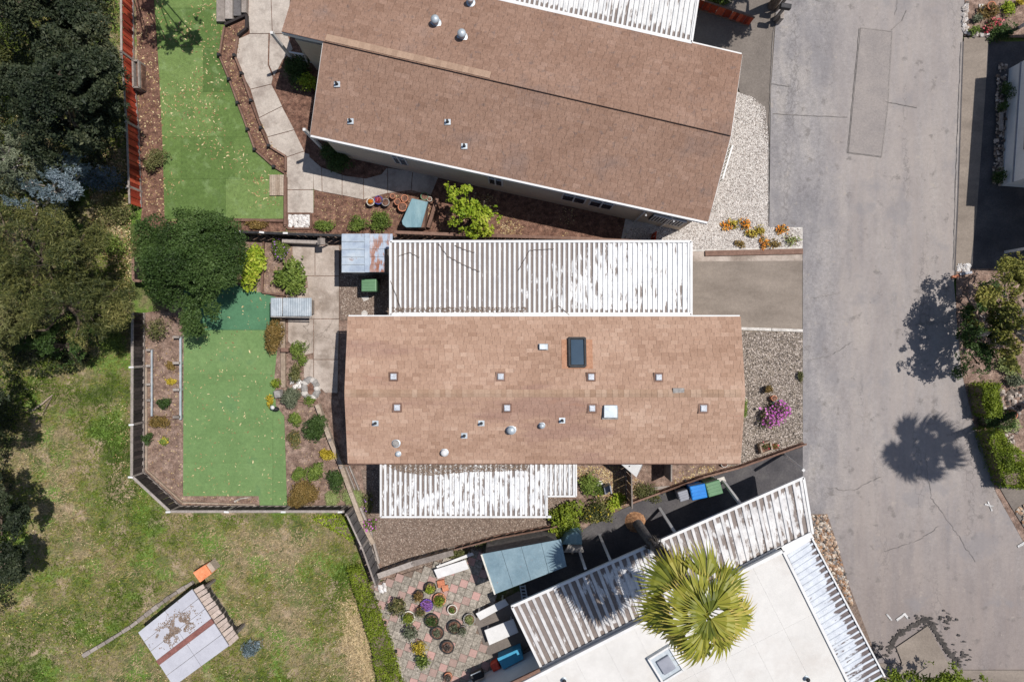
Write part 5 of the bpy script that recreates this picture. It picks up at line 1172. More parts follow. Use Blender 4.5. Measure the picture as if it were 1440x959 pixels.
tree('golden_tree', 'olive feathery tree in the left edge shade below the golden trees', 0, (10, 450), 'lf_olive', ell(5, 462, 42, 50, 2.2, 4.4, 20, 11, 20, 61), 10000, .13, .2, asp=.2, showbranch=1)
tree('dark_shrub_tree', 'dark green bushy tree with its shade on the rough grass', 0, (95, 490), 'lf_oak', ell(85, 478, 66, 26, 1.2, 2.6, 20, 9, 16, 62), 9000, .09, .12)
tree('dark_tree', 'dark tree at the lower left edge', 0, (-20, 700), 'lf_dark', ell(-8, 715, 38, 62, 2.4, 4.6, 24, 11, 20, 7), 15000, .10, .2)
tree('dark_tree', 'dark conifer like tree at the left edge beside the big shadow', 0, (-40, 590), 'lf_dark', ell(-45, 575, 42, 60, 3, 7, 24, 13, 24, 71), 12000, .11, .25)
tree('dark_tree', 'dark tree at the bottom left edge below the other', 0, (-25, 815), 'lf_dark', ell(-5, 800, 30, 46, 2.0, 4.0, 16, 10, 18, 72), 9000, .10, .2)
tree('round_tree', 'dense round dark green tree between the two lawns', 0, (275, 372), 'lf_oak', ell(266, 358, 80, 68, 1.6, 3.6, 70, 15, 25, 8, .8)+ell(272, 428, 44, 46, 1.4, 2.6, 22, 10, 17, 81), 85000, .075, .22, gap=.2)
for k, (x, y, rx, ry, m, lb) in enumerate(((140, 250, 34, 22, 'lf_blue', 'silver leaved scrub on the bank below the dark tree'), (160, 345, 26, 20, 'lf_green', 'bright green scrub between the golden trees and the round tree'),
        (165, 410, 32, 24, 'lf_gold', 'golden scrub at the upper end of the black fence'), (155, 300, 30, 22, 'lf_olive', 'olive scrub beside the lower end of the red fence'), (60, 300, 40, 18, 'lf_olive', 'olive scrub at the foot of the blue tree'),
        (160, 480, 22, 18, 'lf_green', 'green scrub outside the black fence'), (195, 345, 14, 24, 'lf_olive', 'mixed scrub under the left side of the round tree'), (222, 468, 18, 16, 'lf_olive', 'scrub under the round tree at the bed head'))):
    bush(x, y, rx, ry, .8, m, lb, dens=.45, leaf=.09, lumps=9, asp=.35)
# garden bushes
B_ = bush
B_(219, 226, 13, 15, .7, 'lf_olive', 'round olive bush at the fence side of the upper lawn', dens=1.2)
B_(231, 568, 8, 8, .5, 'lf_oak', 'small round dark green bush between the two border rails', dens=2)
B_(227, 593, 16, 9, .35, 'lf_rust', 'low brown and green mat plant below the border rails')
B_(209, 616, 8, 8, .4, 'lf_oak', 'small dark bush against the black fence')
B_(231, 620, 7, 7, .35, 'lf_green', 'small bush with yellow flowers in the left bed', flowers='lf_yellow', nfl=40)
B_(240, 515, 8, 6, .15, 'lf_rust', 'orange tinted seedlings between the border rails'); B_(241, 537, 7, 6, .15, 'lf_yellow', 'yellow seedling patch below the orange one')
B_(355, 374, 17, 31, .8, 'lf_lime', 'tall bright yellow green plant tucked against the round tree', leaf=.13, dens=1.4)
B_(410, 388, 20, 21, .8, 'lf_green', 'large leafy green plant with big leaves by the concrete', leaf=.14, dens=1.6)
B_(396, 352, 12, 15, .7, 'lf_green', 'flowering bush with purple blooms by the black fence', flowers='fl_purple', nfl=70)
B_(385, 470, 13, 25, .7, 'lf_rust', 'tall oval rust green bush on the edge of the lower lawn', dens=1.6, flowers='fl_white', nfl=25, flsize=.03)
B_(419, 492, 12, 12, .5, 'lf_green', 'light green clump on the concrete edge, upper one'); B_(425, 507, 7, 8, .4, 'lf_green', 'bright green clump just below the light green clump')
B_(414, 525, 11, 12, .5, 'lf_olive', 'olive clump above the stone ring'); B_(412, 557, 16, 15, .6, 'lf_grey', 'grey green bush left of the stone ring', dens=1.5)
B_(436, 563, 6, 7, .3, 'lf_green', 'small green tuft under the stone ring'); B_(387, 540, 8, 7, .4, 'lf_hedge', 'small yellow green bush on the lawn edge by the stone planter')
B_(380, 563, 6, 8, .3, 'lf_yellow', 'yellow spiky plant at the edge of the lower lawn')
B_(417, 591, 10, 11, .45, 'lf_green', 'round green bush at the top of the triangular bed', dens=1.5)
B_(444, 605, 16, 20, .6, 'lf_oak', 'large dark green bush against the slanted timber rail', dens=1.6); B_(414, 618, 10, 11, .45, 'lf_olive', 'olive bush with brown flower heads in the triangular bed', flowers='lf_rust', nfl=50)
B_(459, 640, 11, 8, .35, 'lf_yellow', 'golden yellow low bush in the triangular bed', dens=1.6)
B_(444, 664, 13, 13, .5, 'lf_green', 'green bush with a pale centre in the triangular bed', dens=1.4); B_(420, 665, 9, 9, .4, 'lf_green', 'small bright green bush left of the pale centred one', dens=1.6)
B_(430, 693, 21, 19, .6, 'lf_rust', 'big round rust brown bush at the bottom of the triangular bed', dens=1.8, leaf=.05)
B_(474, 675, 12, 13, .5, 'lf_oak', 'dark green dome bush beside the lower slanted rail', dens=1.8); B_(467, 702, 13, 10, .15, 'lf_pale', 'flat pale green mat plant left of the rail', dens=1.6, leaf=.04)
B_(496, 701, 17, 14, .2, 'lf_pale', 'flat pale green and tan mat plant crossing the rail', dens=1.6, leaf=.04)
B_(518, 738, 9, 8, .5, 'lf_green', 'magenta flowering plant beside the lower left corner of the awning', flowers='fl_magenta', nfl=60, flsize=.07); B_(519, 708, 7, 14, .4, 'lf_olive', 'straggly plant with purple flowers above the magenta one', flowers='fl_purple', nfl=25)
B_(410, 705, 7, 7, .25, 'lf_rust', 'little russet plant in the bottom corner of the lower lawn')
B_(461, 317, 14, 9, .4, 'lf_green', 'left one of the three green bushes along the mulch bed', dens=1.3); B_(505, 315, 14, 10, .45, 'lf_green', 'middle one of the three green bushes along the mulch bed', dens=1.3); B_(537, 312, 16, 13, .5, 'lf_green', 'right and largest one of the three green bushes along the mulch bed', dens=1.3)
B_(476, 222, 22, 17, .8, 'lf_oak', 'dark green bush in the shade under the left end of the upper house', dens=1.4)
B_(414, 95, 22, 20, .7, 'lf_oak', 'dark leafy bush in the porch shade of the upper house', dens=1.4); B_(432, 113, 14, 11, .8, 'lf_lime', 'bright yellow green sunlit bush at the porch corner', dens=1.2, leaf=.09)
B_(352, 912, 14, 15, .4, 'lf_blue', 'bluish spiky plant in the rough grass right of the hut', dens=.8, leaf=.12, asp=.2)
B_(360, 317, 14, 7, .25, 'lf_rust', 'low russet weeds along the top of the black fence')
tree('citrus_tree', 'open bright yellow green tree against the upper house wall', 0, (655, 318), 'lf_lime', [(660, 290, 1.8, 18.8, .7), (675, 305, 1.6, 21.2, .7), (650, 310, 1.4, 16.2, .7), (640, 275, 2.0, 12.5, .7), (655, 268, 2.1, 11.2, .7), (690, 290, 1.8, 13.8, .7), (695, 305, 1.6, 10.0, .7), (685, 322, 1.2, 12.5, .7), (665, 325, 1.2, 11.2, .7), (632, 262, 2.0, 7.5, .7), (681, 283, 2, 10.0, .7), (700, 296, 1.7, 6.2, .7), (680, 333, 1.2, 8.8, .7), (645, 300, 1.6, 12.5, .7)], 4600, .12, .06, asp=.55, gap=.4, gapf=3.0)
B_(1086, 585, 19, 18, .7, 'lf_olive', 'rounded bush covered in magenta flowers in the gravel garden', flowers='fl_magenta', nfl=420, flsize=.085)
B_(1046, 577, 5, 15, .4, 'lf_green', 'narrow green grass clump against the road end wall of the central house')
B_(1126, 528, 4, 9, .3, 'lf_olive', 'tiny dark weed clump at the road edge of the gravel garden')
for k, (x, y, rx, ry, fl, lb) in enumerate(((1022, 317, 7, 6, 'fl_orange', 'small orange flowered clump, leftmost on the pale gravel'), (1032, 314, 7, 7, 'lf_yellow', 'yellow flowered clump next to the leftmost orange one'), (1048, 315, 8, 8, 'fl_orange', 'orange clump with green centre on the pale gravel'),
        (1056, 328, 10, 5, 'lf_yellow', 'long yellow flower clump in the middle of the pale gravel'), (1068, 324, 8, 7, 'lf_yellow', 'yellow flower clump touching the long one'), (1099, 323, 8, 8, 'fl_orange', 'bright orange clump nearest the road'), (1076, 341, 7, 9, 'fl_orange', 'vivid orange clump beside the brown kerb'), (1040, 343, 6, 5, 'lf_rust', 'dry brown tuft by the brown kerb'), (1092, 343, 10, 5, 'lf_rust', 'low dry plants right of the vivid orange clump'), (1112, 338, 9, 6, 'lf_pale', 'pale dry tuft at the road corner of the gravel'))):
    B_(x, y, rx, ry, .25, 'lf_olive' if fl.startswith('fl') else 'lf_rust', lb, dens=.5, flowers=fl, nfl=130, flsize=.05, lumps=9)
B_(826, 683, 14, 20, .5, 'lf_green', 'bright green strappy plant right of the notched awning', dens=1.2, leaf=.12, asp=.25); B_(846, 690, 9, 8, .35, 'lf_green', 'smaller green tuft beside the strappy plant', leaf=.1, asp=.3)
B_(795, 725, 22, 22, .8, 'lf_hedge', 'tangled yellow green bush under the notch of the awning', dens=1.0, leaf=.1); B_(835, 720, 24, 16, .7, 'lf_gold', 'golden flowering bush between awning and palm base', dens=1.0, leaf=.09, flowers='lf_yellow', nfl=90)
B_(868, 706, 12, 12, .6, 'lf_lime', 'lime green bush beside the dark upright panel', leaf=.09); B_(805, 745, 16, 12, .7, 'lf_green', 'green bush above the rounded cover', leaf=.09); B_(782, 750, 12, 9, .6, 'lf_lime', 'lime bush by the patio shed corner', leaf=.1)
B_(912, 693, 19, 12, .4, 'lf_olive', 'straggly olive plants left of the grey bin', dens=.8); B_(640, 778, 30, 7, .3, 'lf_olive', 'straggly weeds along the fence over the white bench', dens=.6); B_(690, 768, 22, 7, .3, 'lf_olive', 'straggly weeds above the patio shed', dens=.5)
B_(1010, 2, 26, 7, .4, 'lf_green', 'sunlit green patch behind the dark red fence at the top')

# hedges
def hedge(name, label, poly, h, m, n, leaf=.07, dens=1):
    t = thing(name, label, 'hedge', P(*poly[0], 0)); w_ = Q(poly, h*.7)
    cx = sum(p[0] for p in w_)/len(w_); cy = sum(p[1] for p in w_)/len(w_)
    MB().prism([(cx+(x-cx)*.86, cy+(y-cy)*.9) for x, y in w_], .05, h*.78).build('core', M['bark'], t)
    k = (HC-h*.7)/HC; p_ = scatter(poly, n)*k; z = h*(.72+.28*vnoise(p_[:, 0]*3, p_[:, 1]*3, 6))+RNG.normal(size=n)*.04
    # side leaves
    per = []
    for (a, b) in zip(w_, w_[1:]+w_[:1]):
        ln = math.dist(a, b); q = int(ln*h*350); f = RNG.random(q); per.append(np.column_stack([a[0]+(b[0]-a[0])*f+RNG.normal(size=q)*.04, a[1]+(b[1]-a[1])*f+RNG.normal(size=q)*.04, RNG.uniform(.05, h*.9, q)]))
    pts = np.vstack([np.column_stack([p_, z])]+per)
    tt = np.clip(RNG.random(len(pts))*.5+.5*vnoise(pts[:, 0]*3.5, pts[:, 1]*3.5, 9), 0, 1)
    leaves('foliage', pts, leaf, M[m], t, up=.5, t=tt); return t
hedge('hedge', 'clipped bright green hedge curving at the lower right roadside', [(1384, 605), (1402, 603), (1418, 625), (1440, 652), (1470, 660), (1470, 686), (1412, 684), (1402, 655)], 1.1, 'lf_hedge', 8000)
hedge('hedge', 'clipped bright green hedge above the gap by the palm foot', [(1376, 542), (1402, 538), (1405, 585), (1384, 585)], 1.1, 'lf_hedge', 3800)
hedge('hedge', 'shaded hedge stub in the gap between the two clipped hedges', [(1384, 588), (1425, 578), (1425, 600), (1386, 600)], .7, 'lf_oak', 1800)
hedge('low_hedge', 'long rough yellow green hedge outside the patio kerb', [(488, 800), (505, 795), (518, 824), (530, 850), (550, 905), (572, 980), (535, 980), (522, 905), (505, 850)], .5, 'lf_hedge', 9500, .07)
hedge('ground_plants', 'bright grass fringe along the foot of the grey fence', [(440, 728), (488, 725), (500, 752), (495, 760), (470, 745)], .3, 'lf_lime', 900, .08)
# right hand trees
tree('roadside_tree', 'sprawling golden green tree with pale branches at the right edge', 0, (1400, 445), 'lf_goldb', ell(1428, 440, 66, 88, 1.7, 2.7, 46, 10, 19, 12)+[(1405, 372, 2.6, 12, .7), (1415, 395, 2.8, 14, .7), (1385, 420, 2.3, 14, .7), (1400, 440, 2.5, 14, .7)], 24000, .10, .15, 'palebark', showbranch=1)
tree('roadside_tree', 'dark leafy tree under the golden one along the kerb', 0, (1362, 470), 'lf_oak', ell(1378, 460, 30, 74, 1.4, 2.6, 26, 9, 16, 13)+ell(1355, 505, 15, 30, 1, 2.2, 8, 7, 12, 131), 11000, .09, .14)
tree('roadside_tree', 'tall loose tree whose dappled shadow falls on the road', 0, (1368, 470), 'lf_olive', ell(1503, 446, 42, 76, 4.0, 5.2, 44, 4, 9, 14), 3300, .12, .16, 'palebark', showbranch=1, gap=.45, gapf=2.8)
tree('corner_tree', 'bright green tree tops at the bottom edge by the concrete pad', 0, (1310, 985), 'lf_hedge', [(1262, 955, 2.4, 10, .8), (1282, 958, 2.4, 13, .8), (1308, 946, 2.8, 15, .8), (1330, 940, 2.8, 14, .8), (1322, 960, 2.6, 18, .8), (1295, 968, 2.6, 15, .8), (1345, 965, 2.6, 14, .8), (1372, 955, 2.5, 13, .8), (1390, 962, 2.4, 14, .8), (1240, 965, 2.2, 10, .8)], 9000, .09, .12)
tree('corner_tree', 'leafy tree past the bottom edge shading the end awning', 0, (1260, 1010), 'lf_green', ell(1270, 1080, 40, 30, 4, 6, 16, 14, 22, 16), 6000, .12, .15)
tree('street_tree', 'tree past the top edge that shades the upper driveway', 0, (1085, 10), 'lf_green', ell(1176, -112, 42, 42, 4.8, 6.0, 26, 12, 20, 17), 14000, .12, .2)
tree('street_tree', 'second tree past the top edge over the upper driveway', 0, (1040, -20), 'lf_green', ell(1120, -120, 40, 40, 4.8, 6.0, 22, 12, 20, 18), 12000, .12, .2)
tree('lawn_tree', 'tree past the top edge whose shade reaches the upper lawn', 0, (130, -140), 'lf_dark', ell(215, -115, 80, 45, 4.6, 6.4, 34, 8, 15, 19), 9000, .12, .1, gap=.45, gapf=2.2)

# ------------------------------------------------------------------ palms
def frond_mesh(m, seed, R=.85, pet=.85, spread=2.0, nb=17):
    r = random.Random(seed); V = []; T = []
    # petiole along +x, drooping ; blades fan out from its tip
    tip = np.array([pet, 0, 0.])
    for s_ in (-1, 1):
        V += [(0, s_*.018, 0), (pet, s_*.012, 0), (pet, 0, .02), (0, 0, .03)]; T.append(.6)
    for i in range(nb):
        a = spread*(i/(nb-1)-.5)+r.uniform(-.02, .02); L = R*(1-.22*abs(a/spread*2)**2)*r.uniform(.92, 1.05); w_ = .075
        d = np.array([math.cos(a), math.sin(a), 0]); n_ = np.array([-d[1], d[0], 0]); dr = lambda q: np.array([0, 0, -.55*q*q*R+.03*math.sin(i*2.1)])
        p0 = tip; p1 = tip+d*L*.55+dr(.55); p2 = tip+d*L*.8+dr(.8); p3 = tip+d*L+dr(1.0)+n_*r.uniform(-.03, .03)
        upv = np.array([0, 0, .02*(1 if i % 2 else -1)])
        t = r.uniform(.2, .75); tt = min(1, t+.25)
        V += [tuple(p0-n_*.004), tuple(p0+n_*.004), tuple(p1+n_*w_*.62+upv), tuple(p1-n_*w_*.62-upv)]; T.append(t)
        V += [tuple(p1-n_*w_*.62-upv), tuple(p1+n_*w_*.62+upv), tuple(p2+n_*w_*.27), tuple(p2-n_*w_*.27)]; T.append(t)
        V += [tuple(p2-n_*w_*.27), tuple(p2+n_*w_*.27), tuple(p3+n_*.002), tuple(p3-n_*.002)]; T.append(tt if r.random() < .5 else 1.)
    return np.array(V, float), np.array(T)
def palm(name, label, base, cz_, top_px, nf, leafm_, seed, trunk_r=.17, R=.85, skirt=True, n1=10, n2=8, n3=5):
    b = P(*base, 0); c = P(*top_px, cz_) if top_px else Vector((b.x, b.y, cz_)); t = thing(name, label, 'palm', b)
    n = 12; pts = [b.lerp(c, i/n)+Vector((math.sin(i)*.02, math.cos(i*1.3)*.02, 0)) for i in range(n+1)]; rr = [trunk_r*(1.25-.35*min(1, i/4)) for i in range(n+1)]
    MB().tube(pts, rr, 14).build('trunk', M['palmbark'], t, smooth=False)
    mb = MB()
    for i in range(40):
        a = random.uniform(0, 6.28); mb.tube([(b.x+.1*math.cos(a), b.y+.1*math.sin(a), .35+random.uniform(-.1, .1)), (b.x+.42*math.cos(a), b.y+.42*math.sin(a), .02)], [.03, .05], 4)
    mb.lathe((b.x, b.y, 0), [(.44, 0), (.4, .1), (.28, .3), (.2, .45)], 18); mb.build('root_skirt', M['rootfib'], t)
    rnd = random.Random(seed)
    meshes = {}
    spec = [(k*6.283/n1+rnd.uniform(-.22, .22), rnd.uniform(-20, 4), rnd.uniform(.86, 1.16), -.25) for k in range(n1)] \
        + [(k*6.283/n2+.4+rnd.uniform(-.25, .25), rnd.uniform(2, 26), rnd.uniform(.85, 1.05), .12) for k in range(n2)] \
        + [(k*6.283/n3+.9+rnd.uniform(-.3, .3), rnd.uniform(12, 48), rnd.uniform(.8, 1.0), .3) for k in range(n3)]
    for i, (az_, el_, s_, dz_) in enumerate(spec):
        grp = 0 if i < n1 else 1 if i < n1+n2 else 2; key = (grp, i % 3); elv = math.radians(el_)
        if key not in meshes:
            V, T = frond_mesh(None, seed+key[1]+grp*5, R=R*(1, .95, .8)[grp], pet=(.85, .42, .12)[grp]); o = fastmesh('frond', V, 4, M[leafm_], t, T); meshes[key] = o
        else: o = meshes[key].copy(); C.objects.link(o)
        o.parent = t; o.matrix_parent_inverse = Matrix.Identity(4)
        o.location = c-b+Vector((0, 0, dz_))
        o.rotation_euler = (Matrix.Rotation(az_, 3, 'Z') @ Matrix.Rotation(-elv, 3, 'Y') @ Matrix.Rotation(rnd.uniform(-.55, .55), 3, 'X')).to_euler()
        o.scale = (s_,)*3
    if skirt:
        V_, T_ = [], []
        for i in range(60):
            V, T = frond_mesh(None, 50+i % 4, R=.8, pet=.25, nb=16); az_ = i*2.4; el_ = math.radians(-55-20*rnd.random()); s_ = .8
            Rm = np.array(Matrix.Rotation(az_, 3, 'Z') @ Matrix.Rotation(-el_, 3, 'Y')); V = V@Rm.T*s_+np.array(c.lerp(b, .15+.5*rnd.random())-Vector((0, 0, 0))); V_.append(V); T_.append(T)
        o = fastmesh('dead_fronds', np.vstack(V_), 4, M['lf_dead'], t, np.concatenate(T_)); o['kind'] = 'stuff'
    lm = MB()
    for i in range(8):
        a = i*.785; lm.tube([c-Vector((0, 0, .3)), c+Vector((.12*math.cos(a), .12*math.sin(a), .35))], [.06, .015], 5)
    lm.build('heart', M['lf_palm'], t)
palm('fan_palm', 'tall fan palm leaning over the white roof with its crown lit yellow green', (893, 733), 8.6, (991, 860), 26, 'lf_palm', 3, R=1.0, n1=12, n2=8, n3=5)
palm('fan_palm', 'tall palm standing past the right edge casting the star shaped shadow on the road', (1462, 556), 12.6, None, 20, 'lf_palm', 9, trunk_r=.16, n1=12, n2=10, n3=9, R=.95, skirt=False)

# ------------------------------------------------------------------ pots and small garden things
def pot(px, py, r, m, label, plant=None, ph=.4, pr=1.0, h=.35, leaf=.06, fl=None, group=None, cat='pot'):
    c = P(px, py, h); R_ = r*(HC-h)/F; t = thing('plant_pot', label, cat, (c.x, c.y, 0), 0, group)
    MB().lathe((c.x, c.y, 0), [(R_*.72, 0), (R_*.95, h*.85), (R_*1.02, h*.86), (R_*1.02, h), (R_*.86, h), (R_*.84, h*.88), (.01, h*.87)], 20).build('pot_body', M[m], t)
    MB().lathe((c.x, c.y, 0), [(R_*.84, h*.8), (R_*.83, h*.93), (.01, h*.94)], 16).build('potting_soil', M['mulch'], t)
    if plant:
        a = R_*pr*.95; n = int(max(160, 3200*a*a*3.14*(.06/leaf)**1.2)); a *= 1.15; pts, nr = clump_pts((c.x, c.y, h+ph*.35), (a, a, ph*.6), n, 1.0, .6); pts[:, 2] = np.maximum(pts[:, 2], .1)
        leaves('plant', pts, leaf, M[plant], t, up=.4, asp=.35, nrm=nr)['kind'] = 'stuff'
        if fl: k_ = RNG.choice(len(pts), 30); leaves('blossoms', pts[k_]+nr[k_]*.02, .06, M[fl], t, up=1, asp=.9)
    return t
pot(605, 827, 8.5, 'potblack', 'black pot with fresh green plant at the top of the patio group', 'lf_lime', .3, .8)
pot(589, 837, 7, 'potblack', 'black pot with a red and green plant, upper left of the group', 'lf_rust', .35, 1.1)
pot(600, 851, 8.5, 'potpurple', 'purple pot in the middle of the patio group', 'fl_purple', .1, .9)
pot(592, 859, 6, 'terra', 'small pot with bushy green plant leaning on the purple pot', 'lf_olive', .4, 1.3)
pot(618, 843, 9, 'terra', 'wide terracotta pot with yellow green plant right of the purple pot', 'lf_hedge', .3, 1.0)
pot(636, 857, 7, 'potwhite', 'pale rimmed round pot with a small succulent', 'lf_green', .15, .6)
pot(607, 873, 10, 'potblack', 'large dark pot filled with dense green below the purple pot', 'lf_oak', .12, .85)
pot(615, 890, 9.5, 'potblack', 'black pot with bare twigs, middle of the three black tubs', 'lf_grey', .1, .6)
pot(639, 882, 10, 'potblack', 'black tub with sparse grey plant right of the middle', 'lf_grey', .2, .7)
pot(629, 910, 9.5, 'potblack', 'lowest black tub with pinkish dry stems', 'lf_dead', .15, .6)
pot(660, 871, 8.5, 'potgrey', 'grey pot with pale green plant nearest the concrete', 'lf_pale', .2, .75)
pot(651, 885, 5, 'potgrey', 'small grey pot with a bluish plant between tubs', 'lf_grey', .35, 1.4)
pot(574.5, 868, 9, 'potwhite', 'yellow green plant in a pale pot on the left side', 'lf_hedge', .3, .95)
pot(577, 887, 8, 'potgrey', 'grey green spiky plant in a pot on the left side', 'lf_grey', .4, 1.3, leaf=.09)
pot(590, 909, 6, 'potgrey', 'golden yellow leafy plant in a pot at the lower left', 'lf_yellow', .4, 1.7, leaf=.09)
pot(595, 927, 6, 'potblack', 'broad green plant in the lowest pot of the left row', 'lf_green', .4, 1.7, leaf=.09)
pot(560, 850, 8, 'potblack', 'spiky green plant in the leftmost black pot', 'lf_olive', .5, 1.5, leaf=.11)
pot(630, 952, 6, 'terra', 'small pot at the bottom edge of the patio with wiry stems', 'lf_dead', .3, 1.0)
tb = thing('plant_pot', 'square terracotta planter at the upper right of the patio group', 'pot', P(620, 820, 0)); MB().prism(Q([(614, 817), (624, 815), (626, 825), (616, 827)], .3), 0, .3).build('pot_body', M['terra'], tb, bevel=.02)
tb = thing('terracotta_stand', 'small red brown metal chair beside the square planter', 'chair', P(627, 828, 0))
MB().slab([P(621, 824, .35), P(630, 822, .35), P(631, 830, .35), P(623, 832, .35)], .03).build('seat', M['terra'], tb)
for x, y in ((622, 825), (630, 823), (624, 831), (630, 829)): MB().box((*P(x, y, .2)[:2], .17), (.03, .03, .34)).build('leg', M['dark'], tb)
pebbles('white_lump', [(533, 820), (543, 818), (544, 827), (535, 829)], 14, .22, 'whiterock', 'lump of white stone at the top left corner of the patio', 'stones', z=.1)
pot(521, 284, 5.5, 'potwhite', 'pale pot with orange top, leftmost on the mulch bed', 'fl_orange', .1, .6, group=None)
pot(532, 281.5, 6, 'potblue', 'cobalt blue pot with pink plant', 'fl_red', .12, .7); pot(542, 284.5, 5.5, 'potgrey', 'grey pot right of the cobalt blue pot')
pot(569, 279, 5, 'terra', 'terracotta pot with pale inside nearest the slanted panel'); pot(566, 291, 6.5, 'terra', 'largest terracotta pot below the others at the panel'); pot(559, 284, 4.5, 'terra', 'tilted terracotta pot between the two others'); pot(552, 276, 3.5, 'terra', 'smallest terracotta pot at the edge of the path')
pot(597, 276, 5.5, 'bingreen', 'round green pot above the slanted panel'); pot(604, 280, 3.5, 'potwhite', 'little cream pot beside the round green pot')
pot(1081, 547, 5, 'potblack', 'brown pot with dry plant in the gravel garden', 'lf_rust', .2, 1.2); pot(1089, 560, 4, 'terra', 'small tan pot above the blue pot'); pot(1093, 568, 5.5, 'tarp', 'light blue pot behind the magenta bush')
pot(1019, 652, 5, 'kerb', 'round pale concrete ring by the corner of the tan roof', h=.2)
pot(1425, 583, 6.5, 'terra', 'terracotta pot among the rocks above the clipped hedge'); pot(1395, 8, 6, 'terra', 'terracotta pot in the top right flower garden')
tb = thing('planter_box', 'square wooden planter box on the gravel above the low fence', 'planter', P(1075, 629, 0))
for a, b in (((1067, 625), (1081, 620)), ((1070, 637), (1084, 632)), ((1067, 625), (1070, 637)), ((1081, 620), (1084, 632))): MB().beam(P(*a, .2), P(*b, .2), .06, .35).build('side', M['tanwood'], tb)
MB().prism(Q([(1068, 626), (1080, 621), (1083, 631), (1071, 636)], .2), .02, .28).build('soil', M['mulch'], tb)
bush(1076, 628, 6, 6, .45, 'lf_olive', 'small russet plant growing in the square wooden box', flowers='fl_red', nfl=20); bush(1090, 628, 6, 5, .2, 'lf_rust', 'pinkish weeds right of the square wooden box', flowers='fl_red', nfl=12)
# stone ring, planter, ornament, bollard
tb = thing('stone_ring', 'white stone ring around dark soil at the corner of the concrete', 'stone ring', P(438, 546, 0))
for i in range(15):
    a = i*6.283/15; x = 437.5+9.5*math.cos(a)+random.uniform(-1, 1); y = 546+12.5*math.sin(a)+random.uniform(-1, 1); q = P(x, y)
    MB().lathe((q.x, q.y, 0), [(.13, 0), (.16, .06), (.11, .13), (.03, .15)], 8, t=random.random(), sq=random.uniform(.7, 1)).build('stone', M['potgrey' if i % 3 else 'kerb'], tb)
MB().lathe((*P(437.5, 546)[:2], 0), [(.2, 0), (.2, .07), (.01, .08)], 14, sq=1.3).build('soil', M['mulch'], tb)
pebbles('pale_rocks', [(408, 530), (425, 532), (425, 545), (410, 545)], 26, .2, 'whiterock', 'flat pale rocks left of the stone ring', 'stones', z=.06)
tb = thing('stone_planter', 'square grey stone planter on the edge of the lower lawn', 'planter', P(389, 555, 0)); MB().prism(Q([(383, 549), (394, 548), (396, 560), (385, 561)], .35), 0, .35, top=Q([(384, 550), (393, 549), (394, 559), (386, 560)], .35)).build('body', M['potgrey'], tb, bevel=.03)
tb = thing('garden_ornament', 'small white headed bird ornament on dark legs by the lower lawn', 'ornament', P(389, 574, 0))
MB().lathe((*P(388, 575, .4)[:2], .28), [(.02, 0), (.12, .05), (.15, .13), (.1, .2), (.02, .24)], 12, sq=.6).build('body', M['dark'], tb, smooth=True); MB().lathe((*P(383, 573, .5)[:2], .42), [(.02, 0), (.08, .03), (.09, .09), (.02, .14)], 12).build('head', M['white'], tb, smooth=True)
for dx_ in (-2, 3): MB().tube([P(387+dx_, 575, 0), P(388+dx_*.5, 575, .3)], [.015, .015], 6).build('leg', M['dark'], tb)
tb = thing('fallen_branch', 'small pale twig lying on the soil at the bottom of the lower turf', 'branch', P(340, 702, 0)); MB().tube([P(330, 705, .06), P(338, 701, .09), P(352, 699, .06)], [.05, .035, .015], 6).build('branch', M['palebark'], tb)
tb = thing('bollard', 'short dark timber block on the grey timber beside the lower lawn', 'post', P(401, 492, 0)); MB().beam(P(396, 492, .25), P(407, 492, .25), .17, .3).build('block', M['brownwood'], tb, bevel=.02)
tb = thing('garden_hose', 'thin hose ring lying by the corner of the grey fence', 'hose', P(517, 795, 0)); MB().tube([P(517+5*math.cos(i*.42), 795+5*math.sin(i*.42), .2) for i in range(16)], [.02]*16, 6).build('hose', M['dark'], tb)
tb = thing('bird_house', 'small pointed grey bird house by the end of the dark bench', 'bird house', P(452, 345, 0))
q = P(452, 340, 1.0); MB().box((q.x, q.y, .45), (.05, .05, .9)).build('pole', M['greywood'], tb); MB().box((q.x, q.y, .95), (.16, .16, .16)).build('box', M['greywood'], tb); MB().slab([(q.x-.15, q.y-.13, 1.03), (q.x, q.y-.13, 1.16), (q.x, q.y+.13, 1.16), (q.x-.15, q.y+.13, 1.03)], .02).slab([(q.x+.15, q.y-.13, 1.03), (q.x, q.y-.13, 1.16), (q.x, q.y+.13, 1.16), (q.x+.15, q.y+.13, 1.03)], .02).build('roof', M['greywood'], tb)
tb = thing('stepping_stone', 'upper pale stepping stone below the green bin', 'stone', P(515, 420, 0)); MB().prism(Q([(508, 418), (518, 416), (520, 421), (512, 424)]), 0, .06).build('stone', M['kerb'], tb, bevel=.01)
tb = thing('stepping_stone', 'lower round stepping stone by the tan roof corner', 'stone', P(513, 441, 0)); MB().lathe((*P(513, 441)[:2], 0), [(.14, 0), (.13, .06), (.01, .065)], 12).build('stone', M['kerb'], tb)
tb = thing('stepping_stone', 'round white stepping stone between awning and dark panel', 'stone', P(843, 680, 0)); MB().lathe((*P(843, 680)[:2], 0), [(.15, 0), (.14, .07), (.01, .075)], 12).build('stone', M['whiterock'], tb)
tb = thing('covered_chair', 'dark covered garden chair left of the timber panel', 'chair', P(853, 690, 0))
MB().prism(Q([(848, 685), (858, 680), (860, 692), (850, 698)], .4), 0, .45, top=Q([(849, 686), (857, 682), (858, 691), (851, 696)], .45)).build('seat', M['bingrey'], tb, bevel=.03); MB().beam(P(857, 681, .6), P(859, 692, .6), .05, .5).build('backrest', M['bingrey'], tb)
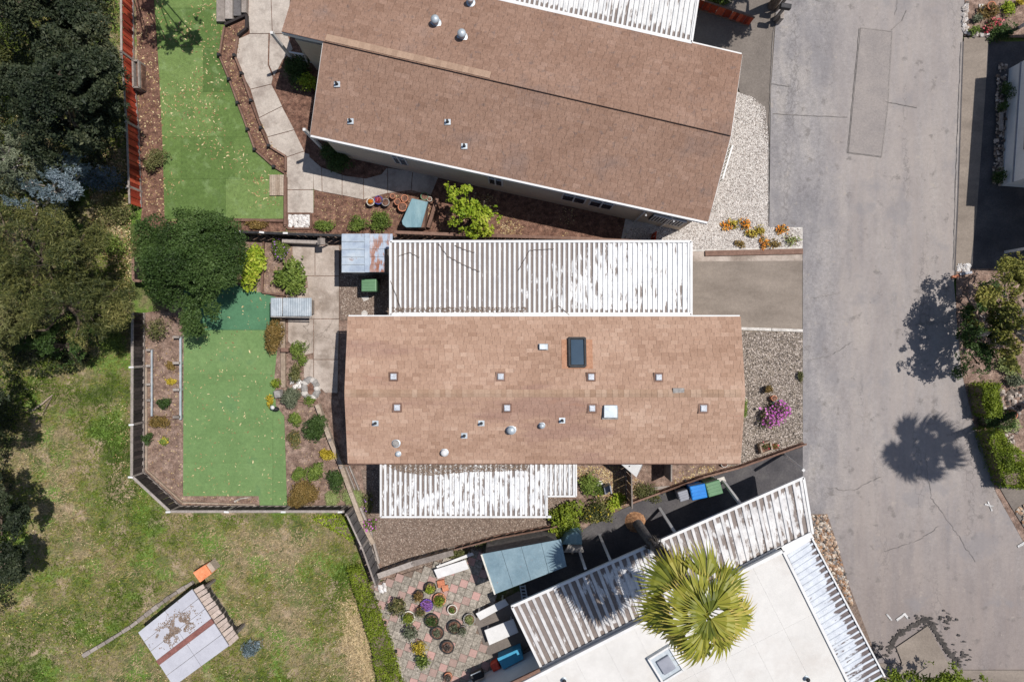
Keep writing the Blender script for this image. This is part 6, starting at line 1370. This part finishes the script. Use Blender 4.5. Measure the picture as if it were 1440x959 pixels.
tb = thing('toolbox', 'reddish and grey toolbox lying at the kerb above the roadside tree', 'toolbox', P(1345, 388, 0)); MB().beam(P(1338, 390, .1), P(1348, 388, .1), .12, .14).build('body', M['terra'], tb, bevel=.03); MB().beam(P(1349, 386, .1), P(1366, 383, .1), .1, .12).build('handle', M['bingrey'], tb)
# top right garden
for x, y, rx, ry, m, fl, lb in ((1393, 38, 8, 7, 'lf_olive', 'fl_red', 'pink red flowering clump at the corner of the top right garden'), (1399, 31, 7, 6, 'lf_olive', 'fl_red', 'paler pink flowers just above the pink red clump'), (1369, 43, 8, 6, 'lf_green', None, 'bright green tuft at the stone edged corner'), (1417, 12, 12, 10, 'lf_lime', None, 'bright lime bush in the top right garden'),
        (1390, 18, 12, 9, 'lf_rust', None, 'reddish green clump in the middle of the top right garden'), (1376, 26, 8, 6, 'lf_grey', None, 'grey green clump near the stone edge'), (1434, 3, 7, 5, 'lf_yellow', None, 'yellow clump in the very top right corner'), (1412, 44, 16, 12, 'lf_oak', None, 'dark shaded bush beside the pink flowers')):
    bush(x, y, rx, ry, .4, m, lb, dens=1, leaf=.07, flowers=fl, nfl=60)
tb = thing('stepping_stone', 'square cream slab in the top right garden', 'stone', P(1378, 12, 0)); MB().prism(Q([(1374, 8), (1382, 8), (1382, 16), (1374, 15)]), 0, .12).build('stone', M['kerb'], tb, bevel=.01)
# planting strip by right house
for x, y, rx, ry, m, lb in ((1415, 128, 7, 12, 'lf_oak', 'shaded bush at the wall of the right edge house, upper'), (1407, 150, 6, 8, 'lf_oak', 'shaded bush at the right house wall, middle'), (1403, 250, 10, 10, 'lf_oak', 'shaded bush at the lower corner of the right house')):
    bush(x, y, rx, ry, .6, m, lb, dens=1)
pebbles('bed_rocks', [(1400, 92), (1413, 92), (1405, 262), (1392, 262)], 240, .15, 'pebc', 'rocks in the bed along the right house, coloured dark for its shade', 'stones', z=.09)  # darker pebble colour chosen to put the house shade into the rocks
tb = thing('bench', 'narrow wooden bench in the shade of the right house', 'bench', P(1408, 170, 0)); MB().slab(rect(1406, 158, 1411, 184, .45), .05).build('seat', M['greywood'], tb)
for y in (160, 182): MB().box((*P(1407, y, .2)[:2], .2), (.12, .06, .4)).build('leg', M['greywood'], tb)
# garden right of the tree
for x, y, rx, ry, m, lb in ((1420, 512, 18, 14, 'lf_pale', 'pale grassy clump below the golden roadside tree'), (1428, 535, 14, 12, 'lf_grey', 'grey clump above the rocks at the right edge'), (1418, 598, 13, 11, 'lf_pale', 'pale yellow green clump beside the terracotta pot'), (1432, 640, 9, 12, 'lf_hedge', 'yellow bush behind the curved hedge')):
    bush(x, y, rx, ry, .5, m, lb, dens=1, leaf=.08)
# fallen branches on the rough grass
tb = thing('fallen_branch', 'long bare fallen branch on the rough grass', 'branch', P(60, 565, 0)); MB().tube([P(46, 577, .1), P(60, 567, .14), P(74, 555, .1)], [.03, .04, .02], 6).build('branch', M['tanwood'], tb)
tb = thing('fallen_branch', 'shorter fallen branch beside the long bare one', 'branch', P(66, 570, 0)); MB().tube([P(60, 583, .08), P(66, 570, .12), P(73, 558, .08)], [.02, .03, .02], 6).build('branch', M['bark'], tb)
